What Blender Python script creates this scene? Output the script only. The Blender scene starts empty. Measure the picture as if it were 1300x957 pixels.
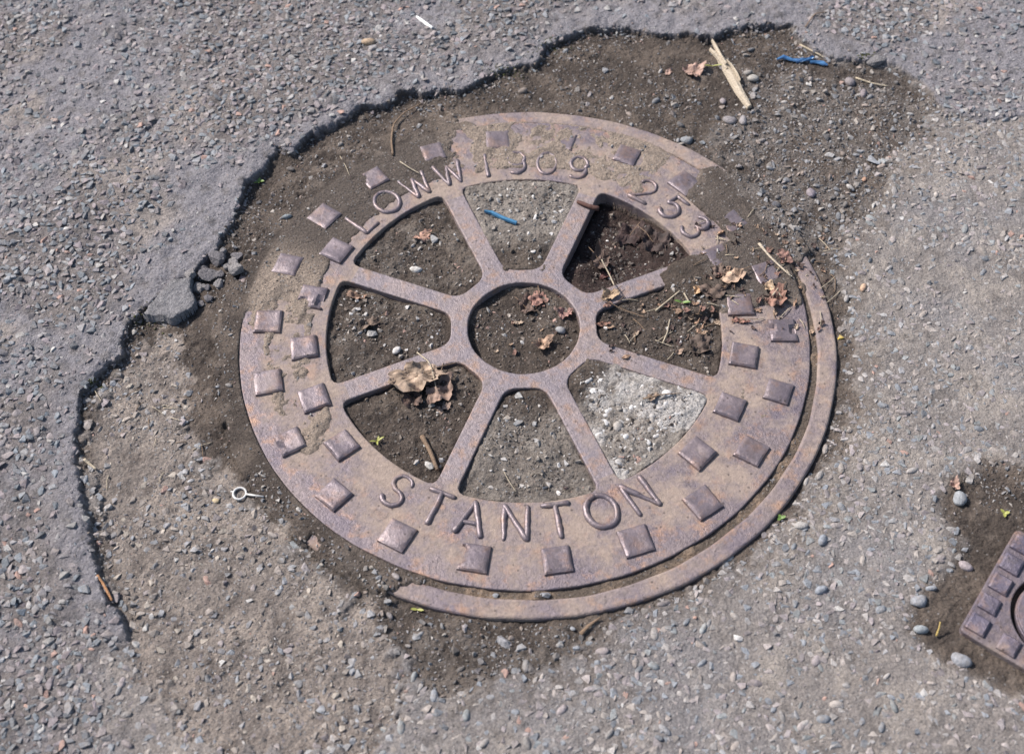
import bpy, bmesh, math, random
import numpy as np
from mathutils import Vector, Matrix

C = bpy.context.scene.collection
R = math.radians
rng = np.random.default_rng(11)
random.seed(5)

# ------------------------------------------------------------------ camera
PW, PH, FPX, CXP, CYP = 1300.0, 957.0, 1650.0, 650.0, 433.5
TILT, ROLL, HC = 0.61352908, -0.029493, 1.2
CAM = np.array([-0.01146707 * HC, -0.72086854 * HC, HC])
FWD = np.array([0, math.sin(TILT), -math.cos(TILT)])
RT0 = np.array([1.0, 0, 0]); UP0 = np.array([0, math.cos(TILT), math.sin(TILT)])
RT = RT0 * math.cos(ROLL) + UP0 * math.sin(ROLL)
UP = -RT0 * math.sin(ROLL) + UP0 * math.cos(ROLL)

def at(px, py, z=0.0):
    d = FWD + RT * ((px - CXP) / FPX) - UP * ((py - CYP) / FPX)
    t = (z - HC) / d[2]
    p = CAM + d * t
    return float(p[0]), float(p[1])

def pts(lst, z=0.0):
    return np.array([at(a, b, z) for a, b in lst])

cam_d = bpy.data.cameras.new('camera'); cam = bpy.data.objects.new('camera', cam_d); C.objects.link(cam)
cam_d.sensor_width = 36.0; cam_d.lens = FPX / PW * 36.0
cam_d.shift_y = (CYP - PH / 2) / PW
cam_d.clip_start = 0.05; cam_d.clip_end = 500
M = Matrix.Identity(4)
for i in range(3):
    M[i][0] = RT[i]; M[i][1] = UP[i]; M[i][2] = -FWD[i]; M[i][3] = CAM[i]
cam.matrix_world = M
cam_d.dof.use_dof = True; cam_d.dof.focus_distance = 1.46; cam_d.dof.aperture_fstop = 5.0
bpy.context.scene.camera = cam

# ------------------------------------------------------------------ light
SUN_EL = R(45); SUN_AZ = math.atan2(-0.88, 0.47)
world = bpy.data.worlds.new('World'); bpy.context.scene.world = world; world.use_nodes = True
wn = world.node_tree.nodes; wl = world.node_tree.links
sky = wn.new('ShaderNodeTexSky'); sky.sky_type = 'NISHITA'; sky.sun_disc = False
sky.sun_elevation = SUN_EL; sky.sun_rotation = SUN_AZ
sky.air_density = 1.0; sky.dust_density = 2.0
bg = wn['Background']; bg.inputs[1].default_value = 0.105
wl.new(sky.outputs[0], bg.inputs[0])
sd = bpy.data.lights.new('sun', 'SUN'); sd.energy = 4.4; sd.angle = R(5.0); sd.color = (1.0, 0.945, 0.905)
sun = bpy.data.objects.new('sun', sd); C.objects.link(sun)
sdir = Vector((math.sin(SUN_AZ) * math.cos(SUN_EL), math.cos(SUN_AZ) * math.cos(SUN_EL), math.sin(SUN_EL)))
sun.rotation_euler = (-sdir).to_track_quat('-Z', 'Y').to_euler(); sun.location = sdir * 20
vs = bpy.context.scene.view_settings
vs.view_transform = 'Standard'; vs.look = 'None'; vs.exposure = 0.60; vs.gamma = 1.0

# ------------------------------------------------------------------ noise
_tab = rng.random((8, 256, 256)).astype(np.float32)
def vn(x, y, s=0):
    xi = np.floor(x).astype(np.int64); yi = np.floor(y).astype(np.int64)
    fx = (x - xi).astype(np.float32); fy = (y - yi).astype(np.float32)
    u = fx * fx * fx * (fx * (fx * 6 - 15) + 10); v = fy * fy * fy * (fy * (fy * 6 - 15) + 10)
    t = _tab[s % 8]; o = s * 37
    a = t[(xi + o) & 255, yi & 255]; b = t[(xi + 1 + o) & 255, yi & 255]
    c = t[(xi + o) & 255, (yi + 1) & 255]; d = t[(xi + 1 + o) & 255, (yi + 1) & 255]
    return (a + (b - a) * u) * (1 - v) + (c + (d - c) * u) * v - 0.5
def fbm(x, y, f, n=4, s=0, g=0.5):
    r = 0; a = 1.0; t = 0
    for k in range(n):
        ca, sa = math.cos(k * 1.1 + s), math.sin(k * 1.1 + s)
        r = r + a * vn((x * ca - y * sa) * f + 13.7 * k, (x * sa + y * ca) * f + 7.1 * s, s + k); t += a
        f *= 2.03; a *= g
    return r / t * 2.0
def sst(a, b, x):
    t = np.clip((x - a) / (b - a), 0, 1); return t * t * (3 - 2 * t)
def sdf(poly, x, y):
    """signed distance, positive inside"""
    d2 = np.full(x.shape, 1e9); ins = np.zeros(x.shape, bool)
    n = len(poly)
    for i in range(n):
        ax, ay = poly[i]; bx, by = poly[(i + 1) % n]
        ex, ey = bx - ax, by - ay
        t = np.clip(((x - ax) * ex + (y - ay) * ey) / (ex * ex + ey * ey + 1e-12), 0, 1)
        d2 = np.minimum(d2, (x - ax - t * ex) ** 2 + (y - ay - t * ey) ** 2)
        c = ((ay > y) != (by > y)) & (x < (bx - ax) * (y - ay) / (by - ay + 1e-15) + ax)
        ins ^= c
    return np.where(ins, 1, -1) * np.sqrt(d2)

# ------------------------------------------------------------------ materials
def newmat(name):
    m = bpy.data.materials.new(name); m.use_nodes = True
    nt = m.node_tree; return m, nt.nodes, nt.links, nt.nodes['Principled BSDF']
def noise(nd, lk, scale, detail=4, rough=0.55, co=None):
    n = nd.new('ShaderNodeTexNoise'); n.inputs['Scale'].default_value = scale
    n.inputs['Detail'].default_value = detail; n.inputs['Roughness'].default_value = rough
    if co: lk.new(co, n.inputs['Vector'])
    return n.outputs['Fac']
def ramp(nd, lk, src, stops):
    r = nd.new('ShaderNodeValToRGB'); e = r.color_ramp.elements
    while len(e) < len(stops): e.new(0.5)
    for k, (p, c) in enumerate(stops):
        e[k].position = p; e[k].color = (c, c, c, 1) if not hasattr(c, '__len__') else (*c, 1)
    lk.new(src, r.inputs[0]); return r.outputs[0]
def mix(nd, lk, fac, a, b, mode='MIX'):
    n = nd.new('ShaderNodeMix'); n.data_type = 'RGBA'; n.blend_type = mode
    for s, v in ((n.inputs[0], fac), (n.inputs[6], a), (n.inputs[7], b)):
        if hasattr(v, 'node'): lk.new(v, s)
        elif hasattr(v, '__len__'): s.default_value = (*v, 1)
        else: s.default_value = v
    return n.outputs[2]
def bump(nd, lk, bs, h, dist, strength=1.0, prev=None):
    b = nd.new('ShaderNodeBump'); b.inputs['Distance'].default_value = dist; b.inputs['Strength'].default_value = strength
    lk.new(h, b.inputs['Height'])
    if prev: lk.new(prev, b.inputs['Normal'])
    lk.new(b.outputs[0], bs.inputs['Normal']); return b.outputs[0]
def coords(nd):
    return nd.new('ShaderNodeTexCoord').outputs['Object']

def mat_ground(name, speck=0.12, bumpd=0.0012, rough=0.9):
    m, nd, lk, bs = newmat(name); co = coords(nd)
    at_ = nd.new('ShaderNodeAttribute'); at_.attribute_name = 'col'
    v = ramp(nd, lk, noise(nd, lk, 420, 5, 0.7, co), [(0.28, 0.55), (0.72, 1.5)])
    c = mix(nd, lk, 1.0, at_.outputs['Color'], v, 'MULTIPLY')
    vo = nd.new('ShaderNodeTexVoronoi'); vo.inputs['Scale'].default_value = 330; lk.new(co, vo.inputs['Vector'])
    sep = nd.new('ShaderNodeSeparateColor'); lk.new(vo.outputs['Color'], sep.inputs[0])
    f = ramp(nd, lk, sep.outputs[0], [(1 - speck, 0.0), (1 - speck + 0.01, 1.0)])
    dd = ramp(nd, lk, vo.outputs['Distance'], [(0.30, 1.0), (0.5, 0.0)])
    ff = mix(nd, lk, 1.0, f, dd, 'MULTIPLY')
    br = mix(nd, lk, sep.outputs[1], mix(nd, lk, 1.0, at_.outputs['Color'], (0.45, 0.45, 0.45), 'MULTIPLY'), mix(nd, lk, 0.45, at_.outputs['Color'], (0.5, 0.48, 0.46)))
    c = mix(nd, lk, ff, c, br)
    lk.new(c, bs.inputs['Base Color']); bs.inputs['Roughness'].default_value = rough
    bs.inputs['Specular IOR Level'].default_value = 0.3
    b = bump(nd, lk, bs, noise(nd, lk, 260, 6, 0.75, co), bumpd * 3)
    bump(nd, lk, bs, vo.outputs['Distance'], bumpd * 0.8, 0.7, b)
    return m
def mat_stone(name, per_object, rough=0.7, dust=0.5):
    m, nd, lk, bs = newmat(name); co = nd.new('ShaderNodeNewGeometry').outputs['Position']
    if per_object: src = nd.new('ShaderNodeObjectInfo').outputs['Color']
    else:
        a = nd.new('ShaderNodeAttribute'); a.attribute_name = 'col'; src = a.outputs['Color']
    v = ramp(nd, lk, noise(nd, lk, 300, 5, 0.7, co), [(0.3, 0.6), (0.7, 1.4)])
    c = mix(nd, lk, 1.0, src, v, 'MULTIPLY')
    d = ramp(nd, lk, noise(nd, lk, 130, 4, 0.6, co), [(0.5, 0.0), (0.68, dust)])
    c = mix(nd, lk, d, c, (0.245, 0.21, 0.182))
    lk.new(c, bs.inputs['Base Color']); bs.inputs['Roughness'].default_value = rough
    bs.inputs['Specular IOR Level'].default_value = 0.4
    bump(nd, lk, bs, noise(nd, lk, 500, 5, 0.7, co), 0.0012)
    return m
def mat_iron(name, dustlo, dusthi, base1, base2, rust, rough=0.5, metal=0.35, dustcol=(0.285, 0.222, 0.18), bd=0.0008, edgewear=0.0, grime=0.45):
    m, nd, lk, bs = newmat(name); co = nd.new('ShaderNodeNewGeometry').outputs['Position']
    n1 = noise(nd, lk, 22, 5, 0.6, co)
    c = mix(nd, lk, ramp(nd, lk, n1, [(0.38, 0.0), (0.62, 1.0)]), base1, base2)
    r = ramp(nd, lk, noise(nd, lk, 48, 6, 0.65, co), [(0.51, 0.0), (0.66, 0.65)])
    c = mix(nd, lk, r, c, rust)
    vl = nd.new('ShaderNodeVectorMath'); vl.operation = 'LENGTH'; lk.new(co, vl.inputs[0])
    wear = nd.new('ShaderNodeMapRange'); lk.new(vl.outputs['Value'], wear.inputs[0])
    for k_, v_ in enumerate((0.292, 0.324, 0.0, edgewear)): wear.inputs[k_ + 1].default_value = v_
    sub_ = nd.new('ShaderNodeMath'); sub_.operation = 'SUBTRACT'; lk.new(noise(nd, lk, 17, 9, 0.72, co), sub_.inputs[0]); lk.new(wear.outputs[0], sub_.inputs[1])
    d = ramp(nd, lk, sub_.outputs[0], [(dustlo, 0.0), (dusthi, 0.92)])
    c = mix(nd, lk, d, c, dustcol)
    v = ramp(nd, lk, noise(nd, lk, 260, 5, 0.7, co), [(0.3, 0.8), (0.7, 1.2)])
    c = mix(nd, lk, 1.0, c, v, 'MULTIPLY')
    g_ = ramp(nd, lk, noise(nd, lk, 75, 7, 0.75, co), [(0.50, 0.0), (0.66, grime)])
    c = mix(nd, lk, g_, c, (0.088, 0.07, 0.062))
    pv = nd.new('ShaderNodeTexVoronoi'); pv.inputs['Scale'].default_value = 210; lk.new(co, pv.inputs['Vector'])
    ps = nd.new('ShaderNodeSeparateColor'); lk.new(pv.outputs['Color'], ps.inputs[0])
    pit = mix(nd, lk, 1.0, ramp(nd, lk, ps.outputs[0], [(0.90, 0.0), (0.91, 0.75)]), ramp(nd, lk, pv.outputs['Distance'], [(0.16, 1.0), (0.34, 0.0)]), 'MULTIPLY')
    c = mix(nd, lk, pit, c, (0.06, 0.045, 0.04))
    lk.new(c, bs.inputs['Base Color'])
    lk.new(ramp(nd, lk, d, [(0.0, rough), (0.7, 0.9)]), bs.inputs['Roughness'])
    lk.new(ramp(nd, lk, d, [(0.0, metal), (0.6, 0.0)]), bs.inputs['Metallic'])
    b = bump(nd, lk, bs, noise(nd, lk, 160, 6, 0.7, co), bd * 2.0)
    bump(nd, lk, bs, noise(nd, lk, 600, 3, 0.6, co), bd * 0.6, 0.8, b)
    return m
def mat_plain(name, c1, c2, scale=200, rough=0.7, bd=0.0005, attr=False, trans=False):
    m, nd, lk, bs = newmat(name); co = coords(nd)
    n = ramp(nd, lk, noise(nd, lk, scale, 5, 0.65, co), [(0.32, 0.0), (0.68, 1.0)])
    c = mix(nd, lk, n, c1, c2)
    if attr:
        a = nd.new('ShaderNodeAttribute'); a.attribute_name = 'col'
        c = mix(nd, lk, 1.0, c, a.outputs['Color'], 'MULTIPLY')
    lk.new(c, bs.inputs['Base Color']); bs.inputs['Roughness'].default_value = rough
    bump(nd, lk, bs, noise(nd, lk, scale * 2, 4, 0.6, co), bd)
    return m
def mat_streak(name, c1, c2, rough=0.7):
    m, nd, lk, bs = newmat(name); co = coords(nd)
    mp = nd.new('ShaderNodeMapping'); lk.new(co, mp.inputs[0]); mp.inputs['Scale'].default_value = (40, 900, 900)
    n = ramp(nd, lk, noise(nd, lk, 1.0, 4, 0.6, mp.outputs[0]), [(0.35, 0.0), (0.65, 1.0)])
    lk.new(mix(nd, lk, n, c1, c2), bs.inputs['Base Color']); bs.inputs['Roughness'].default_value = rough
    bump(nd, lk, bs, n, 0.0008)
    return m

MG_ASPH = mat_ground('old_asphalt', 0.14, 0.0011)
MG_PAVE = mat_ground('worn_pavement', 0.14, 0.0010)
MG_PATCH = mat_ground('gravelly_patch', 0.16, 0.0014)
MG_SOIL = mat_ground('dark_soil', 0.08, 0.0016, 0.95)
M_ST_OBJ = mat_stone('stone_single', True); M_ST = mat_stone('stone_mass', False)
M_PLATE = mat_iron('rusty_plate', 0.41, 0.57, (0.14, 0.115, 0.132), (0.19, 0.152, 0.152), (0.35, 0.20, 0.12), 0.45, 0.35, edgewear=0.15, grime=0.4)
M_SPOKE = mat_iron('worn_iron', 0.54, 0.80, (0.185, 0.158, 0.172), (0.235, 0.19, 0.185), (0.30, 0.18, 0.115), 0.5, 0.3)
M_BLOCK = mat_iron('polished_iron', 0.54, 0.86, (0.148, 0.122, 0.136), (0.188, 0.152, 0.158), (0.23, 0.145, 0.11), 0.42, 0.4, bd=0.00035)
M_FRAME = mat_iron('frame_iron', 0.44, 0.64, (0.15, 0.122, 0.138), (0.205, 0.163, 0.156), (0.34, 0.2, 0.12), 0.55, 0.25)
M_VALVE = mat_iron('blue_iron', 0.5, 0.8, (0.12, 0.105, 0.14), (0.15, 0.125, 0.15), (0.25, 0.16, 0.12), 0.45, 0.35)

# ------------------------------------------------------------------ object helpers
def link(o): C.objects.link(o); return o
def tag(o, label=None, cat=None, group=None, kind=None):
    if label: o['label'] = label
    if cat: o['category'] = cat
    if group: o['group'] = group
    if kind: o['kind'] = kind
    return o
def empty(name, loc, rz=0.0):
    o = bpy.data.objects.new(name, None); o.location = loc; o.rotation_euler = (0, 0, rz)
    o.empty_display_size = 0.01; return link(o)
def from_arrays(name, V, F, m, parent=None, col=None, smooth=False):
    me = bpy.data.meshes.new(name); V = np.asarray(V, np.float32); F = np.asarray(F, np.int32); k = F.shape[1]
    me.vertices.add(len(V)); me.vertices.foreach_set('co', V.ravel())
    me.loops.add(F.size); me.loops.foreach_set('vertex_index', F.ravel())
    me.polygons.add(len(F)); me.polygons.foreach_set('loop_start', np.arange(0, F.size, k, dtype=np.int32))
    me.polygons.foreach_set('loop_total', np.full(len(F), k, np.int32))
    me.polygons.foreach_set('use_smooth', np.full(len(F), smooth, bool))
    me.update(calc_edges=True); me.validate()
    if col is not None:
        a = me.attributes.new('col', 'FLOAT_COLOR', 'POINT')
        cc = np.ones((len(V), 4), np.float32); cc[:, :3] = col
        a.data.foreach_set('color', cc.ravel())
    me.materials.append(m)
    o = bpy.data.objects.new(name, me); o.parent = parent
    return link(o)
def from_bm(name, bm, m, parent=None, smooth=False):
    me = bpy.data.meshes.new(name)
    for f in bm.faces: f.smooth = smooth
    bm.to_mesh(me); bm.free(); me.materials.append(m)
    o = bpy.data.objects.new(name, me); o.parent = parent
    return link(o)

def tube_arrays(path, rad, n=8, zs=1.0, closed=False, caps=True):
    """swept tube along 3-D points; rad scalar or list; zs flattens in z"""
    P = np.asarray(path, float); K = len(P); r = np.broadcast_to(np.asarray(rad, float), (K,))
    T = np.gradient(P, axis=0) if not closed else (np.roll(P, -1, 0) - np.roll(P, 1, 0))
    T /= np.linalg.norm(T, axis=1)[:, None] + 1e-12
    V = []; F = []
    for i in range(K):
        s = np.cross(T[i], (0, 0, 1.0)); ln = np.linalg.norm(s)
        s = s / ln if ln > 1e-6 else np.array([1.0, 0, 0]); u = np.cross(s, T[i])
        for j in range(n):
            a = 2 * math.pi * j / n
            V.append(P[i] + r[i] * (math.cos(a) * s + math.sin(a) * zs * u))
    for i in range(K if closed else K - 1):
        i2 = (i + 1) % K
        for j in range(n):
            j2 = (j + 1) % n
            F.append((i * n + j, i2 * n + j, i2 * n + j2, i * n + j2))
    V = np.array(V); F = [tuple(f) for f in F]; T3 = []
    for f in F: T3 += [(f[0], f[1], f[2]), (f[0], f[2], f[3])]
    if caps and not closed:
        for base, ctr, fl in ((0, P[0], 0), ((K - 1) * n, P[-1], 1)):
            V = np.vstack([V, ctr]); c = len(V) - 1
            for j in range(n):
                a, b = base + j, base + (j + 1) % n
                T3.append((c, a, b) if not fl else (c, b, a))
    return V, np.array(T3)
def join_arrays(lst):
    V = []; F = []; o = 0
    for v, f in lst: V.append(v); F.append(np.asarray(f) + o); o += len(v)
    return np.vstack(V), np.vstack(F)

# ================================================================== GROUND
R_COV, R_IN, R_HUB, R_HO = 0.323, 0.2245, 0.0639, 0.083
FRC, R_FO, R_FI = np.array([0.0033, -0.0055]), 0.348, 0.3268
def axis(lo, hi, st):
    a = np.arange(lo, hi + st / 2, st); e = list(np.arange(1, 26) * 0.013) + [0.36, 0.40, 0.5, 0.7, 1.1, 2, 5, 12, 30, 60]
    return np.concatenate([[lo - x for x in e[::-1]], a, [hi + x for x in e]])
AX = axis(-0.735, 0.725, 0.00165); AY = axis(-0.515, 0.61, 0.0017)
X, Y = np.meshgrid(AX, AY); NXG, NYG = len(AX), len(AY)
far = np.maximum(np.maximum(-0.74 - X, X - 0.73), np.maximum(-0.52 - Y, Y - 0.615)) > 0.32

EDGE = [(250, 1060), (236, 960), (214, 905), (192, 862), (172, 832), (159, 806), (152, 780), (140, 765), (128, 742), (120, 712), (111, 660), (103, 622), (95, 585), (92, 560), (98, 530), (99, 508), (112, 488),
        (131, 467), (150, 450), (156, 425), (165, 408), (178, 396), (190, 386), (208, 368), (226, 352), (246, 346), (256, 330), (270, 316), (284, 296), (296, 274), (303, 255),
        (312, 238), (314, 228), (334, 214), (344, 196), (354, 186), (372, 190), (384, 178), (396, 168), (412, 160), (436, 152), (452, 136), (470, 134),
        (490, 131), (506, 118), (526, 114), (536, 121), (552, 113), (586, 113), (604, 104), (622, 95), (636, 86), (652, 82), (680, 78), (690, 66),
        (694, 56), (712, 48), (742, 36), (772, 32), (800, 34), (830, 38), (856, 42), (878, 40), (898, 46), (916, 42), (930, 34), (962, 30), (986, 27), (1006, 30), (1016, 46), (1036, 62), (1060, 73), (1088, 74), (1112, 72), (1140, 80), (1166, 94), (1186, 112), (1200, 136), (1240, 150), (1310, 140), (1420, 150)]
HU = 0.0058
U_POLY = np.vstack([pts(EDGE, HU), [(1.2, 0.5), (3, 3), (-3, 3), (-3, -3), (-0.4, -3)]])
PATCH = pts([(140, 480), (170, 430), (200, 415), (222, 430), (236, 470), (226, 530), (262, 590), (300, 615), (330, 655), (372, 705), (430, 742), (452, 775), (505, 830), (520, 880), (470, 960), (300, 960), (215, 900), (150, 820), (130, 720), (112, 610), (108, 540)])
SOIL_A = pts([(690, 40), (800, 25), (1000, 10), (1022, 62), (1060, 78), (1112, 76), (1160, 88), (1190, 120), (1180, 165), (1130, 205), (1120, 250), (1085, 285), (1060, 320), (1068, 360),
              (1082, 400), (1084, 450), (1078, 500), (1060, 560), (1040, 610), (1006, 650), (960, 690), (930, 712), (880, 745), (820, 772), (780, 790), (745, 830), (690, 856), (620, 862), (560, 880), (515, 850),
              (490, 815), (452, 775), (420, 735), (372, 705), (330, 655), (300, 615), (262, 590), (226, 530), (200, 470), (150, 470), (90, 560), (60, 640), (130, 800), (60, 500), (150, 380), (300, 200), (500, 90)])
SOIL_B = pts([(1192, 640), (1212, 604), (1250, 586), (1300, 592), (1420, 640), (1500, 900), (1380, 930), (1300, 880), (1215, 846), (1152, 800), (1160, 770), (1190, 735), (1218, 712), (1214, 676)])
SOIL_C = pts([(-60, -60), (70, -40), (62, 20), (30, 48), (-10, 60), (-60, 70)])
GRAV = pts([(900, 90), (1000, 80), (1150, 90), (1200, 130), (1180, 200), (1120, 260), (1060, 330), (980, 340), (930, 250), (890, 190), (900, 150), (960, 120)])

GRAV2 = pts([(425, 690), (470, 725), (560, 790), (700, 800), (790, 795), (740, 850), (600, 875), (540, 890), (510, 850), (460, 780)])
def blob(x, y, s=3): return fbm(x, y, 28, 4, s)
n_big = fbm(X, Y, 6, 4, 1); n_med = fbm(X, Y, 34, 4, 2); n_fine = fbm(X, Y, 140, 4, 3, 0.6); n_jag = fbm(X, Y, 75, 4, 5, 0.6)
n_grit = fbm(X, Y, 330, 2, 6, 0.7)
sU = sdf(U_POLY, X, Y) + n_jag * 0.0050 + n_med * 0.002 + n_fine * 0.0030
sA = sdf(SOIL_A, X, Y) + n_med * 0.018 + n_jag * 0.012 + n_fine * 0.008
sB = sdf(SOIL_B, X, Y) + n_med * 0.012 + n_jag * 0.008
sC = sdf(SOIL_C, X, Y) + n_med * 0.02
sP = sdf(PATCH, X, Y) + n_med * 0.022 + n_jag * 0.014 + n_fine * 0.012
sG = sdf(GRAV, X, Y) + n_med * 0.03
wU = sst(-0.0016, 0.0016, sU)
uend = sst(at(160, 838)[1], at(150, 790)[1], Y + n_med * 0.02)
wU = wU * (1 - (1 - uend) * sst(0.10, 0.015, sU + n_med * 0.02) * (X < 0))
wA = sst(-0.010, 0.012, np.maximum(sA, np.maximum(sB, sC)) + n_fine * 0.006) * (1 - wU)
wP = sst(-0.006, 0.008, sP) * (1 - wU)
wA = wA * (1 - wP * 0.92)
wR = np.clip(1 - wU - wA - wP, 0, 1)
wC = sst(-0.004, 0.006, sC)

rad = np.hypot(X, Y); ang = np.degrees(np.arctan2(Y, X)); angp = np.where(ang < 0, ang + 360, ang)
radf = np.hypot(X - FRC[0], Y - FRC[1])
# height of the upper layer dies away towards both of its ends
ex, ey = at(185, 850); e2 = at(1230, 100)
hfade = sst(at(160, 822)[1], at(120, 735)[1], Y) * (0.02 + 0.98 * sst(0.57, 0.36, X)) * np.clip(1 + 0.5 * n_big + 0.8 * fbm(X, Y, 15, 4, 5) + 0.5 * fbm(X, Y, 55, 3, 3), 0.12, 1.8)
lip = np.exp(-np.clip(sU, 0, 1) / 0.005)
zU = 0.001 + hfade * (HU - 0.001) + n_big * 0.003 + n_med * 0.0022 + n_fine * 0.0016 - lip * (0.0022 + 0.003 * n_jag) * hfade
zR = -0.002 + n_big * 0.0030 + n_med * 0.0014 + n_fine * 0.0014
zP = -0.006 + n_big * 0.002 + n_med * 0.003 + n_fine * 0.0022 + n_grit * 0.0006 + sst(0, 0.2, np.hypot(X - ex, Y - ey)) * -0.001
zA = -0.0065 + n_big * 0.002 + n_med * 0.0030 + n_fine * 0.0020 + n_grit * 0.0011 + 0.006 * wC
zA = zA + 0.0035 * np.exp(np.clip(sU, -1, 0) / 0.014) * (0.6 + 1.2 * n_med) * (sC < 0)
Z = wU * zU + wR * zR + wP * zP + wA * zA
# soil banked against the cover and its frame, and over them
def angw(a0, a1, soft): # angles in degrees 0..360 (a1 may pass 360)
    d0 = np.minimum(np.minimum(np.abs(angp - a0), np.abs(angp - a0 - 360)), np.abs(angp - a0 + 360))
    d1 = np.minimum(np.minimum(np.abs(angp - a1), np.abs(angp - a1 - 360)), np.abs(angp - a1 + 360))
    inside = ((angp >= a0) & (angp <= a1)) | ((angp + 360 >= a0) & (angp + 360 <= a1))
    return np.where(inside, sst(0, soft, np.minimum(d0, d1)), 0.0)
nb = n_med * 0.9 + n_jag * 0.45
near = sst(0.50, 0.36, rad)
bury_frame = np.maximum(angw(93, 256, 16), angw(9, 50, 10)) + 0.30 * np.clip((R_FO - radf) / 0.02, -0.5, 1.2) - 0.15
B_tl = angw(93, 188, 26) ** 0.6 * sst(0.230, 0.256, rad)
B_l = angw(165, 222, 10) * sst(0.229, 0.245, rad) * sst(0.312, 0.288, rad) * 0.62
B_top = angw(47, 108, 8) * sst(0.231, 0.248, rad) * 0.72
B_r = np.maximum(np.maximum(angw(8, 28, 6) * sst(0.234, 0.250, rad), angw(8, 49, 7) * sst(0.266, 0.282, rad)), angw(-2, 30, 8) * sst(0.158, 0.19, rad))
B_lr = angw(310, 372, 12) * sst(0.24, 0.26, rad) * sst(0.315, 0.29, rad) * 0.42
B = np.maximum.reduce([B_tl, B_l, B_top, B_r, B_lr]) 
Bn = np.clip(B + nb * 0.34 + n_fine * 0.12, 0, 1) * (B > 0.01)
over = sst(0.25, 0.85, Bn)
z_over = -0.007 + (0.0095 - 0.0010 * angw(47, 96, 8) - 0.0016 * angw(92, 152, 6) * sst(0.280, 0.268, rad)) * over + n_fine * 0.0006 * over + np.where(B_r > 0.5, 0.0015 + n_med * 0.002, 0)
# soil levels in the openings
opening = np.floor(((angp + 0.7 + 22.5) % 360) / 45).astype(int) % 8     # 0 = right, 1 = upper right, ... counter-clockwise
lev = np.array([-0.0045, -0.025, -0.002, -0.0065, -0.0065, -0.0075, -0.0042, -0.0015])[opening]
sec = ((angp + 0.7 + 22.5) % 45)
lev_l = np.array([-0.012, -0.014, -0.010, -0.010, -0.012, -0.011, -0.010, -0.007])[opening]
edge_sp = sst(0, 6, np.minimum(sec, 45 - sec))
z_open = lev + n_med * 0.0045 + n_big * 0.002 + n_fine * 0.0026 + n_grit * 0.0008
z_open = np.where(opening == 1, lev + 0.020 * sst(0.10, 0.23, rad) * sst(60, 25, angp) + 0.010 * sst(0.16, 0.09, rad) + n_med * 0.008 + n_fine * 0.002, z_open)
z_open = z_open * edge_sp + (lev - 0.005) * (1 - edge_sp)
z_open = np.maximum(z_open, -0.034)
z_hub = -0.0095 + n_med * 0.006 + n_fine * 0.0015
z_cov = np.where(rad < R_HUB + 0.008, z_hub, np.where(rad < R_IN - 0.0, z_open, z_over))
z_cov = np.where((rad >= R_HUB + 0.008) & (rad < R_HO), -0.015, z_cov)
br = (B_r > 0.35) & (rad > 0.14) & (rad < R_IN)
z_cov = np.where(br, np.maximum(z_cov, z_over), z_cov)
gapfill = -0.0035 + n_fine * 0.0012 + n_med * 0.001
in_cov = sst(R_COV + 0.001, R_COV - 0.003, rad)
gapfill = gapfill + angw(50, 100, 10) * (0.0042 + n_med * 0.001)
z_ann = np.where(radf < R_FI + 0.002, gapfill, np.where(radf < R_FO - 0.003, -0.009, Z))
bf = sst(0.25, 0.75, bury_frame + nb * 0.5 + n_fine * 0.12)
soil_bank = Z * 0.35 + 0.0002 + n_med * 0.0012 + n_fine * 0.0008
bankw = sst(0.40, 0.345, rad)
Zb = Z * (1 - bankw) + soil_bank * bankw
z_out = np.where(radf < R_FO - 0.003, z_ann * (1 - bf) + np.maximum(soil_bank, 0.0019 + n_fine * 0.0006) * bf, Z * (1 - bf * bankw) + Zb * bf * bankw)
z_out = np.where((radf >= R_FO - 0.004) & (radf < R_FO + 0.006), np.maximum(z_out, (0.0019 + n_fine * 0.0006) * bf - 0.02 * (1 - bf)), z_out)
z_out = np.where((radf >= R_FO - 0.003), np.minimum(z_out, z_out * (1 - bankw) + (-0.0035 + n_fine * 0.001) * bankw + 1.0 * bf), z_out)
Z = in_cov * z_cov + (1 - in_cov) * z_out
for dg_ in [-3.3 + 360 / 22 * k for k in range(6, 12)] + [151.6, 168.3]:
    r_s = 0.2492 if dg_ in (151.6, 168.3) else 0.2928
    d_ = np.hypot(X - r_s * math.cos(R(dg_)) - 0.004, Y - r_s * math.sin(R(dg_)) + 0.006)
    Z = Z + (0.0001 + 0.0022 * n_med) * np.exp(-(d_ / 0.022) ** 2) * (over > 0.2)
Z = np.where(far, Z * 0 + np.where(wU > 0.5, 0.010, -0.002), Z)

# ---- colours of the loose and bound materials (albedo, with shade mixed in at stone gaps and edge foot)
def c3(r, g, b): return np.array([r, g, b], np.float32)
def lay(a, b, w): return a + (b - a) * w[..., None]
cU = np.broadcast_to(c3(0.200, 0.189, 0.199), X.shape + (3,)).copy()
tanU = sst(0.02, 0.45, fbm(X, Y, 11, 5, 7)) * sst(0.02, 0.09, sU)
cU = lay(cU, c3(0.265, 0.228, 0.20), tanU * 0.8)
cU = lay(cU, c3(0.152, 0.132, 0.122), sst(-0.25, 0.25, fbm(X, Y, 7.5, 3, 2) + 0.5 * n_med) * sst(0.005, 0.06, sU) * 0.85)  # dusty gaps among dense stones, with gap shading painted into the base
cU = lay(cU, c3(0.11, 0.10, 0.095), sst(0.05, 0.5, -n_jag) * 0.6)
cR = np.broadcast_to(c3(0.205, 0.183, 0.168), X.shape + (3,)).copy()
cR = lay(cR, c3(0.27, 0.238, 0.21), sst(-0.1, 0.5, n_med))
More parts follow.
